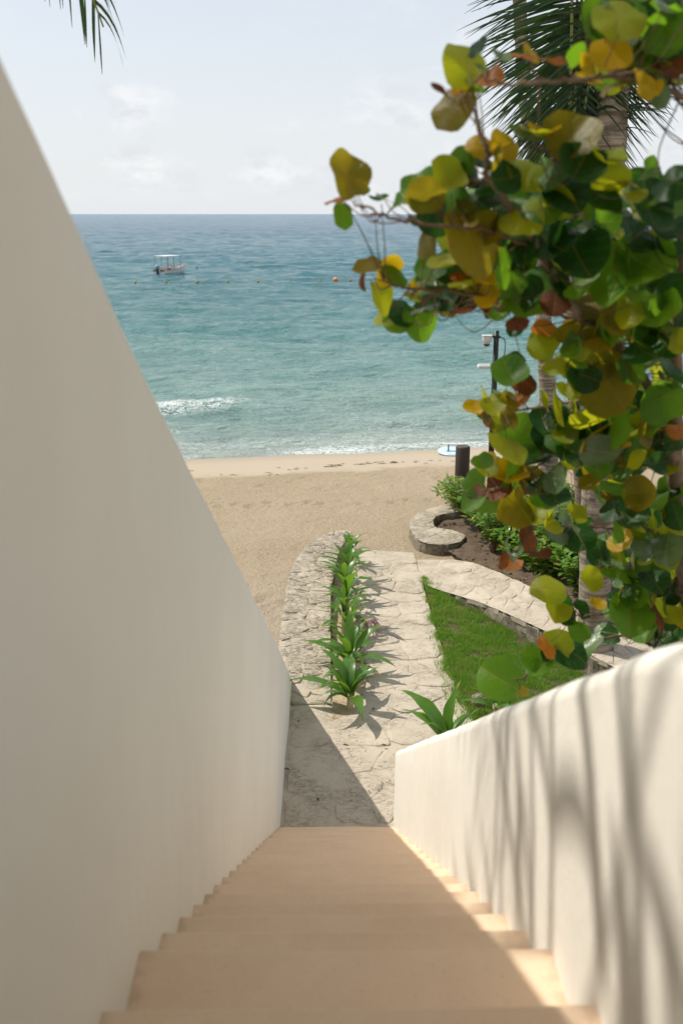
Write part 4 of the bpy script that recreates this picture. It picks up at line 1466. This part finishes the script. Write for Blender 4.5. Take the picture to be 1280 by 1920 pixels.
# ================================================================= LILIES ALONG THE LOW WALL
def strap(seed):
    rr = random.Random(seed)
    n = 12
    L = 1.0
    wmax = rr.uniform(.055, .07)
    pit = rr.uniform(.9, 1.25)
    bend = rr.choice((rr.uniform(.2, .9), rr.uniform(.9, 2.6)))
    kink = rr.uniform(.55, .8)
    y, z = 0.0, 0.0
    v = []
    sx = rr.uniform(-.12, .12)
    for i in range(n + 1):
        t = i / n
        w = wmax * (.45 + 1.0 * math.sin(math.pi * min(1, .12 + t * .75))) * (1 - max(0, t - .55) / .45 * .96) * 1.1
        x = sx * t * t
        dip = w * .38 * (1 - .5 * t)
        nx, nz = -math.sin(pit), math.cos(pit)
        wv = .006 * math.sin(t * 19 + seed)
        v += [(x - w, y + nx * dip, z + nz * dip + wv), (x, y, z), (x + w, y + nx * dip, z + nz * dip - wv)]
        y += math.cos(pit) * L / n
        z += math.sin(pit) * L / n
        pit -= bend / n * (.35 + (2.0 if t > kink else .75))
    f = []
    for i in range(n):
        a = i * 3
        f += [(a, a + 1, a + 4, a + 3), (a + 1, a + 2, a + 5, a + 4)]
    return mesh('leaf', v, f, M['lily'], True)


STRAPS = [strap(200 + k) for k in range(9)]


def lily(loc, size, n, label, seed, rz=0.0, stalk=.16, lean=0):
    rr = random.Random(seed)
    root = empty('spider_lily', loc, label=label, cat='plant', group='spider lilies')
    MB().lathe((0, 0, -.04), [(.035, 0), (.045, .03), (.042, .08), (.034, .04 + stalk), (.03, .10 + stalk)], 12).build('stalk', M['lilybase'], root, True)
    for k in range(n):
        a = k * 2.39996 + rz + rr.uniform(-.9, .9)
        t = k / n                                    # outer leaves first, lying lower
        o = link('leaf', rr.choice(STRAPS), root)
        o.location = (math.sin(-a) * .012, math.cos(a) * .012, stalk * (.75 + .5 * t))
        s = 1.2 * size * rr.uniform(.6, 1.2) * (.78 + .35 * math.sin(math.pi * (.2 + .7 * t)))
        o.rotation_euler = (-.32 + .75 * t + rr.gauss(0, .2), rr.uniform(-.1, .1), a)
        o.scale = (s * rr.uniform(.9, 1.15), s, s)
    return root


LP = [((.22, 11.12), .56, 15, 'large spider lily with broad arching leaves nearest the stairs, pale stalk showing', 1, .17),
      ((.17, 11.72), .36, 10, 'smaller spider lily close behind the nearest one in the row', 12, .14),
      ((.22, 12.15), .50, 13, 'third spider lily from the stairs in the row along the low wall', 2, .20),
      ((.18, 12.62), .38, 10, 'fourth spider lily from the stairs, leaning towards the low wall', 13, .22),
      ((.22, 13.05), .46, 12, 'fifth spider lily from the stairs, just in front of the wilted pink bloom', 3, .30),
      ((.17, 13.55), .40, 10, 'sixth spider lily from the stairs, just behind the wilted pink bloom', 14, .30),
      ((.20, 13.98), .50, 12, 'seventh spider lily from the stairs with a long leaf bent over at its tip', 4, .38),
      ((.24, 14.50), .36, 9, 'eighth spider lily from the stairs, a small one', 15, .26),
      ((.20, 14.95), .48, 12, 'ninth spider lily from the stairs beside the dark inner face of the low wall', 5, .34),
      ((.24, 15.45), .38, 10, 'tenth spider lily from the stairs in the row along the low wall', 16, .28),
      ((.27, 15.95), .46, 11, 'eleventh spider lily from the stairs, near the far end of the row', 6, .32),
      ((.33, 16.85), .42, 10, 'small spider lily at the far end of the row where the wall curves', 7, .28)]
for (x, y), s, n, lab, sd, stk in LP:
    lily((x, y, zp(y)), s, n, lab, sd, sd * 1.7, stk)
lily((1.28, 9.85, .0), .62, 13, 'spider lily with a drooping yellow-tipped leaf behind the end of the short wall', 21, .9, .2)
lily((1.98, 10.9, -.02), .40, 9, 'small spider lily by the grey rock at the near corner of the lawn', 22, .2, .12)

# wilted bloom
fl = empty('wilted_flower', (.50, 13.42, zp(13.4) + .26), label='wilted pink and white spider lily bloom drooping over the path', cat='flower')
rr = random.Random(9)
for k in range(20):
    a = rr.uniform(-.6, 1.9) if k % 3 else rr.uniform(0, 6.28)
    L = rr.uniform(.14, .27)
    pts = []
    for i in range(7):
        t = i / 6
        pts.append((math.cos(a) * L * t * 1.1, -math.sin(a) * L * t * .6, .07 * math.sin(t * 3.0) - .22 * t * t * rr.uniform(.8, 1.1)))
    MB().tube(pts, [.005, .008, .010, .010, .008, .006, .003], 5).build('petal', M['petal'], fl, True)
MB().tube([(-.28, -.1, -.3), (-.2, -.06, -.1), (-.07, -.02, .0), (0, 0, .01)], [.012, .011, .01, .012], 8).build('stem', M['lilybase'], fl, True)


# ================================================================= SHRUBS IN THE BED
def shrub(loc, h, nstem, label, seed, spread=.16, pale=.15, droop=.2):
    rr = random.Random(seed)
    root = empty('leafy_shrub', loc, label=label, cat='shrub', group='leafy shrubs in the planting bed')
    st, gl, pl = MB(), MB(), MB()
    for s in range(nstem):
        a = rr.uniform(0, 6.28)
        hh = h * rr.uniform(.55, 1.1)
        d = spread * rr.uniform(.3, 1.3)
        p0 = Vector((rr.uniform(-.06, .06), rr.uniform(-.06, .06), -.05))
        p1 = p0 + Vector((math.cos(a) * d * .4, math.sin(a) * d * .4, hh * .6))
        p2 = p0 + Vector((math.cos(a) * d, math.sin(a) * d, hh))
        Q = spline([p0, p1, p2], 6)
        st.tube(Q, [.006 - .003 * i / (len(Q) - 1) for i in range(len(Q))], 5)
        nl = rr.randint(14, 20)
        for k in range(nl):
            t = .3 + .7 * k / nl
            q = Q[min(len(Q) - 1, int(t * (len(Q) - 1)))]
            b = k * 2.4 + a
            L = rr.uniform(.11, .19)
            w = L * rr.uniform(.2, .27)
            e = rr.uniform(.0, .9) - droop * (1 - t)
            D = Vector((math.cos(b) * math.cos(e), math.sin(b) * math.cos(e), math.sin(e)))
            Sx = Vector((-math.sin(b), math.cos(b), 0))
            N = Sx.cross(D)
            dr = Vector((0, 0, -1)) * L * .18
            v = [q, q + D * L * .35 + Sx * w - N * w * .25, q + D * L * .35 + N * 0, q + D * L * .35 - Sx * w - N * w * .25,
                 q + D * L * .7 + Sx * w * .8 - N * w * .2 + dr * .5, q + D * L * .7 + dr * .5, q + D * L * .7 - Sx * w * .8 - N * w * .2 + dr * .5, q + D * L + dr]
            (pl if rr.random() < pale else gl).add(v, [(0, 2, 1), (0, 3, 2), (1, 2, 5, 4), (2, 3, 6, 5), (4, 5, 7), (5, 6, 7)])
    st.build('stems', M['twig'], root)
    g = gl.build('foliage', M['shrub'], root, True)
    tag(g, kind='stuff')
    if pl.v:
        g = pl.build('pale_foliage', M['shruby'], root, True)
        tag(g, kind='stuff')


SH = [(2.72, 20.75, .34, 8, 'yellow-green leafy shrub at the foot of the dark wooden post', .5),
      (2.72, 19.9, .5, 8, 'leafy shrub in the notch of the curved planter wall', .45),
      (3.0, 18.9, .55, 9, 'leafy shrub beside the rounded end of the planter wall', .15),
      (3.05, 17.7, .6, 9, 'leafy shrub with drooping pale leaves at the corner of the bed', .3),
      (3.35, 18.6, .55, 9, 'leafy shrub right of the wooden stump', .1),
      (3.6, 17.4, .5, 8, 'leafy shrub behind the bare soil, below the large olive leaf', .1),
      (3.55, 16.35, .45, 7, 'small leafy shrub close to the diagonal wall, yellow leaf at its foot', .2),
      (4.05, 16.9, .65, 12, 'dense dark leafy shrub in the middle of the bed', .05),
      (4.15, 15.7, .7, 12, 'dense leafy shrub left of the thick palm trunk', .08),
      (4.6, 16.6, .65, 11, 'leafy shrub just behind the thick palm trunk', .05),
      (4.25, 18.3, .55, 9, 'leafy shrub at the back of the bed, left of the slender palm', .05),
      (4.95, 18.9, .6, 10, 'leafy shrub at the back of the bed under the slender palm', .1),
      (3.85, 19.6, .45, 8, 'leafy shrub farthest back behind the wooden stump', .1),
      (5.6, 17.2, .6, 10, 'leafy shrub right of the thick palm trunk', .08),
      (6.4, 18.3, .6, 10, 'leafy shrub at the right rear of the bed', .08),
      (6.2, 16.2, .55, 10, 'leafy shrub at the right edge, seen through the branches', .1),
      (3.3, 17.15, .42, 8, 'low leafy shrub at the front of the bed opposite the rounded planter end', .25),
      (3.75, 16.0, .50, 9, 'low leafy shrub at the front of the bed, below the dry brown leaves', .15),
      (3.1, 18.1, .46, 8, 'low leafy shrub between the rounded planter end and the bare soil', .3),
      (4.1, 15.1, .50, 9, 'low leafy shrub nearest the viewer beside the diagonal wall', .12)]
for i, (x, y, h, n, lab, pale) in enumerate(SH):
    shrub((x, y, -.18), h * 1.75, int(n * 3.0), lab, 300 + i, .50, pale)

# soil clods and litter on the bed
rr = random.Random(31)
mb = MB()
for k in range(900):
    s, t = rr.random(), rr.random() ** 2.2 * .6
    p = sB.at(s, t)
    r = rr.uniform(.008, .03) * (1.5 if rr.random() < .1 else 1)
    q = []
    for z, rad in ((-.5, .6), (.1, 1), (.7, .6)):
        for a in range(5):
            w = a * 1.2566 + rr.uniform(-.3, .3)
            q.append((p.x + r * rad * math.cos(w) * rr.uniform(.7, 1.2), p.y + r * rad * math.sin(w) * rr.uniform(.7, 1.2), p.z + r * z * .8))
    f = [(0, 1, 2, 3, 4)[::-1], (10, 11, 12, 13, 14)]
    for i in range(2):
        for a in range(5):
            f.append((i * 5 + a, i * 5 + (a + 1) % 5, i * 5 + 5 + (a + 1) % 5, i * 5 + 5 + a))
    mb.add(q, f)
o = mb.build('soil_clods', M['soil'])
tag(o, 'crumbled dark soil along the edge of the planting bed', 'soil', kind='stuff')

# dark pebbles and bits lying on the path
mb = MB()
for k in range(260):
    s, t = rr.random(), rr.uniform(.02, .98)
    p = sP2.at(s, t)
    r = rr.uniform(.003, .009)
    q = [(p.x + r * math.cos(a) * rr.uniform(.6, 1.3), p.y + r * math.sin(a) * rr.uniform(.6, 1.3), p.z + .004) for a in (0, 1.3, 2.5, 3.8, 5)]
    q += [(p.x, p.y, p.z + .004 + r)]
    mb.add(q, [(i, (i + 1) % 5, 5) for i in range(5)])
o = mb.build('path_grit', M['deadleaf'])
tag(o, 'dark grit and plant crumbs scattered on the path', 'grit', kind='stuff')

for px, py, lab in [(555, 1285, 'curled dark fallen leaf on the low wall just above the shadow edge'), (560, 1353, 'brown fallen leaf at the upper end of the shaded paving'),
                    (538, 1443, 'reddish brown fallen leaf at the foot of the tall wall'), (700, 1330, 'brown fallen leaf just right of the nearest spider lily stalk'),
                    (648, 1398, 'dark fallen leaf on sunlit paving below the nearest spider lily'), (596, 1500, 'small fallen leaf in shade in the middle of the paving'),
                    (720, 1398, 'brown fallen leaf beside the end of the short wall'), (733, 1077, 'small dark fallen leaf on the far half of the path')]:
    p = onz(px, py, .02 if py > 1150 else -.1)
    L = rr.uniform(.02, .04)
    v = [(-L, 0, 0), (-L * .3, -L * .45, .012), (L * .5, -L * .35, .018), (L, 0, .008), (L * .4, L * .4, .015), (-L * .4, L * .38, .004), (0, 0, .0)]
    o = add('fallen_leaf', v, [(6, i, (i + 1) % 6) for i in range(6)], M['deadleaf'], None, True, loc=p, rot=(0, 0, rr.uniform(0, 6)))
    tag(o, lab, 'leaf', 'fallen leaves on the path')


def rock(name, loc, s, seed, mat, label, cat):
    v, f = [], []
    n, m = 10, 6
    for i in range(m + 1):
        for k in range(n):
            a, b = 2 * math.pi * k / n, math.pi * i / m
            d = Vector((math.sin(b) * math.cos(a), math.sin(b) * math.sin(a), math.cos(b)))
            q = d * (1 + .28 * fbm(d.x * 1.7 + seed, d.y * 1.7, d.z * 1.7))
            v.append((q.x * s[0], q.y * s[1], q.z * s[2]))
    for i in range(m):
        for k in range(n):
            j = (k + 1) % n
            f.append((i * n + k, (i + 1) * n + k, (i + 1) * n + j, i * n + j))
    o = add(name, v, f, mat, None, False, loc=loc)
    return tag(o, label, cat)


rock('garden_rock', (1.83, 11.25, .03), (.11, .09, .09), 3, M['rough'], 'small grey-brown rock at the near corner of the lawn', 'rock')


# ================================================================= POSTS, POLE, STUMP, BOARD
def post():
    z0 = beach_base(2.92, 22) - .1
    root = empty('wooden_post', (2.92, 21.6, z0), label='thick round dark wooden post standing at the edge of the beach', cat='post')
    H = .92 - z0
    v = [(.165, 0), (.165, H * .3), (.162, H * .7), (.160, H - .02), (.152, H)]
    MB().lathe((0, 0, 0), v, 24).build('shaft', M['darkwood'], root, True)
    MB().lathe((0, 0, H + .0015), [(.146, 0), (.14, .006)], 24).build('top', make_simple('post_end_grain', (.06, .05, .042), (.09, .075, .06), 20, .7, .3), root)


post()


def camera_pole():
    z0 = beach_base(3.62, 22) - .1
    root = empty('camera_pole', (3.62, 22, z0), label='tall dark pole with dome camera and floodlight behind the leaves', cat='pole')
    H = 3.42 - z0
    MB().lathe((0, 0, 0), [(.07, 0), (.065, H * .5), (.058, H)], 12).build('shaft', M['blackmetal'], root, True)
    MB().box((0, 0, H - .13), (.15, .15, .05)).box((-.09, -.02, H - .12), (.12, .04, .035)).build('bracket', M['blackmetal'], root)
    cam_h = MB()
    cam_h.lathe((-.21, -.03, H - .30), [(.03, .0), (.075, .03), (.10, .10), (.105, .17), (.10, .19)], 16)
    c = cam_h.build('camera_housing', M['palegray'], root, True)
    MB().lathe((-.21, -.03, H - .345), [(.01, .0), (.045, .012), (.07, .04), (.075, .055)], 14).build('lens_dome', M['darkgray'], c, True)
    MB().box((-.21, -.03, H - .105), (.21, .2, .02)).build('hood', M['palegray'], c)
    MB().tube(spline([(.07, 0, H - .13), (.18, 0, H - .2), (.2, 0, H - .45), (.14, 0, H - .75), (.08, 0, H - .95)], 8), .010, 6).build('cable', M['blackmetal'], root, True)
    fl_ = MB()
    fl_.box((-.24, -.05, H - .78), (.30, .24, .06), bev=.01)
    q = fl_.build('floodlight', M['palegray'], root)
    for i in range(6):
        MB().box((-.36 + .045 * i, -.05, H - .735), (.012, .2, .03)).build('cooling_fin', M['palegray'], q)
    MB().box((-.075, -.03, H - .78), (.06, .05, .04)).build('floodlight_bracket', M['blackmetal'], root)
    MB().tube([(-.075, -.05, H - 1.55), (-.08, -.05, H - 1.9)], .012, 6).build('conduit', M['blackmetal'], root)


camera_pole()

st_ = empty('wooden_stump', (3.15, 18.9, -.25), label='short sawn wooden stump among the shrubs of the planting bed', cat='stump')
MB().lathe((0, 0, 0), [(.17, 0), (.165, .25), (.16, .44), (.15, .46)], 14).build('stump_body', M['limb'], st_, True)

bd = empty('paddle_board', (3.80, 30.7, beach_base(3.80, 30.7) + .02), label='pale blue board lying on the sand by the water, white wing on a short mast', cat='board')
v, f = [], []
n = 28
for z, k in ((0, .9), (.04, 1.0), (.08, .97), (.10, .85)):
    for i in range(n):
        a = 2 * math.pi * i / n
        v.append((.45 * k * math.cos(a), .60 * k * math.sin(a), z))
for r in range(3):
    for i in range(n):
        j = (i + 1) % n
        f.append((r * n + i, r * n + j, r * n + n + j, r * n + n + i))
f += [tuple(range(n))[::-1], tuple(3 * n + i for i in range(n))]
add('board', v, f, make_simple('pale_blue_gelcoat', (.45, .60, .72), (.52, .66, .76), 3, .3, .03), bd, True)
MB().box((-.12, -.1, .2), (.035, .09, .22)).build('mast', M['darkgray'], bd)
MB().box((-.08, -.1, .318), (.5, .16, .028), bev=.008).build('wing', M['palegray'], bd)

# seaweed lying along the last tide line
rr = random.Random(12)
mb = MB()
for k in range(110):
    u = rr.random()
    x = -4.3 + u * 9.0
    if rr.random() > (.9 if -.2 < x < 3.2 else .3):
        continue
    y = 28.6 + .2 * x + .22 * math.sin(x * 1.3) + rr.gauss(0, .12) + (-.8 if x < -1.3 and rr.random() < .6 else 0)
    z = beach_base(x, y) + .012
    a = rr.uniform(-.4, .4)
    L = rr.uniform(.04, .14)
    mb.tube([(x - L * math.cos(a), y - L * math.sin(a), z), (x, y, z + .015), (x + L * math.cos(a), y + L * math.sin(a), z)], [.003, .009, .003], 5)
o = mb.build('seaweed', M['deadleaf'])
tag(o, 'thin broken line of dry seaweed on the sand near the water', 'seaweed', kind='stuff')


# ================================================================= BOAT AND BUOYS
def build_boat():
    root = empty('motor_boat', (-21.55, 128.4, SEA_Z), R(64), label='small white open motor boat with a flat canopy moored offshore', cat='boat')
    white = make_simple('boat_white', (.72, .74, .74), (.66, .69, .70), 2, .4, .03)
    brown = make_simple('boat_wood', (.30, .17, .075), (.24, .13, .055), 4, .6, .1)
    blue = make_simple('boat_canopy', (.74, .75, .76), (.68, .70, .73), 2, .6, .05)
    post_m = make_simple('boat_post', (.30, .27, .25), (.36, .33, .31), 4, .5, .05)
    cowl = make_simple('engine_cowl', (.25, .38, .52), (.20, .32, .46), 4, .35, .03)
    secs = []
    for x, hb, kz, sz in ((0, 1.0, -.15, .62), (1.0, 1.06, -.2, .60), (2.4, 1.08, -.22, .64), (3.6, .98, -.2, .74), (4.6, .72, -.12, .90), (5.3, .40, .05, 1.05), (5.8, .06, .35, 1.2)):
        secs.append([(x, -hb, sz), (x, -hb * .93, sz * .45), (x, -hb * .72, kz + .12), (x, 0, kz), (x, hb * .72, kz + .12), (x, hb * .93, sz * .45), (x, hb, sz)])
    v, f = [], []
    for s in secs:
        v += s
    for s in secs:                                   # inner skin
        v += [(x, y * .93, max(z, .16) if i in (2, 3, 4) else z - .0) for i, (x, y, z) in enumerate(s)]
    k, n = 7, len(secs)
    for i in range(n - 1):
        for j in range(k - 1):
            a = i * k + j
            f.append((a, a + k, a + k + 1, a + 1))
            a += n * k
            f.append((a, a + 1, a + k + 1, a + k))
        for j in (0, k - 1):
            a = i * k + j
            f.append((a, a + n * k, a + n * k + k, a + k))
    f.append(tuple(range(k)))
    f.append(tuple((n - 1) * k + j for j in range(k)))
    add('hull', v, f, white, root, False)
    rail = [(x[0][0], x[0][1], x[0][2] + .02) for x in secs]
    MB().tube(rail, .035, 6).tube([(x, -y, z) for x, y, z in rail], .035, 6).build('gunwale', brown, root)
    MB().box((2.3, 0, .2), (4.2, 1.5, .04)).build('floor', brown, root)
    for x in (.35, 1.7, 4.3):
        MB().box((x, 0, .47), (.42, 1.7 if x < 4 else 1.2, .08), bev=.015).build('bench', brown, root)
    MB().box((.0, .5, .56), (.08, .7, .22)).build('transom_pad', brown, root)
    MB().box((.0, -.55, .56), (.08, .6, .22)).build('transom_pad', brown, root)
    MB().box((2.9, -.35, .72), (.5, .6, 1.0), bev=.04).build('console', white, root)
    MB().box((3.2, .45, .55), (.5, .5, .5), bev=.04).build('cooler', make_simple('orange_box', (.42, .14, .05), (.36, .12, .045), 4, .5), root)
    c = MB().box((2.0, 0, 2.3), (3.1, 2.0, .07), bev=.02).build('canopy', blue, root)
    for x in (.6, 2.0, 3.45):
        for s in (-1, 1):
            MB().tube([(x, s * .95, .6), (x, s * .92, 2.27)], .035, 6).build('canopy_post', post_m, root)
    e = MB().box((-.25, 0, .35), (.22, .2, .9), bev=.03).build('outboard_motor', M['darkgray'], root)
    MB().box((-.28, 0, 1.0), (.5, .38, .5), bev=.1).build('cowling', cowl, e, True)
    MB().box((.1, 0, .78), (.3, .06, .06)).build('tiller', M['darkgray'], e)


build_boat()


def buoy(name, loc, r, mat, label, group=None):
    root = empty(name, loc, label=label, cat='buoy', group=group)
    MB().lathe((0, 0, 0), [(r * .3, -r * .75), (r * .75, -r * .5), (r, 0), (r * .9, r * .45), (r * .5, r * .85), (r * .12, r)], 14).build('float', mat, root, True)
    MB().lathe((0, 0, 0), [(r * .12, r * .98), (r * .12, r * 1.2), (r * .05, r * 1.25)], 8).build('eyelet', M['darkgray'], root)


yel = make_simple('buoy_yellow', (.45, .27, .03), (.30, .17, .03), 3, .5, .05)
ora = make_simple('buoy_orange', (.80, .30, .10), (.72, .25, .08), 3, .45, .05)
BX = [(-21.67, 113.3), (-18.31, 113.7), (-14.92, 114.1), (-11.57, 114.5), (-8.16, 114.6), (-4.77, 114.95), (-1.29, 115.6), (2.17, 116.2)]
names = ['leftmost small yellow buoy on the float line', 'second small yellow buoy from the left on the float line', 'third small yellow buoy from the left, below the dark float',
         'fourth small yellow buoy from the left on the float line', 'fifth small yellow buoy from the left on the float line', 'sixth small yellow buoy from the left on the float line',
         'small yellow buoy just left of the large orange buoy', 'small dark yellow buoy just right of the large orange buoy']
for (x, y), lab in zip(BX, names):
    buoy('buoy', (x, y, SEA_Z + .06), .17, yel, lab, 'small buoys on the float line')
buoy('buoy', (.52, 115.8, SEA_Z + .2), .31, ora, 'large round orange buoy floating right of the row')
buoy('buoy', (-18.94, 144.9, SEA_Z + .05), .15, M['darkgray'], 'tiny dark float right of the moored boat')
rp = []
for i in range(len(BX) - 1):
    for k in range(6):
        t = k / 6
        rp.append((BX[i][0] + (BX[i + 1][0] - BX[i][0]) * t, BX[i][1] + (BX[i + 1][1] - BX[i][1]) * t, SEA_Z + .07 - .03 * math.sin(math.pi * t)))
rp.append((*BX[-1], SEA_Z + .07))
o = MB().tube(rp, .012, 5).build('float_line', M['darkgray'])
tag(o, 'thin dark rope joining the row of small yellow buoys', 'rope')
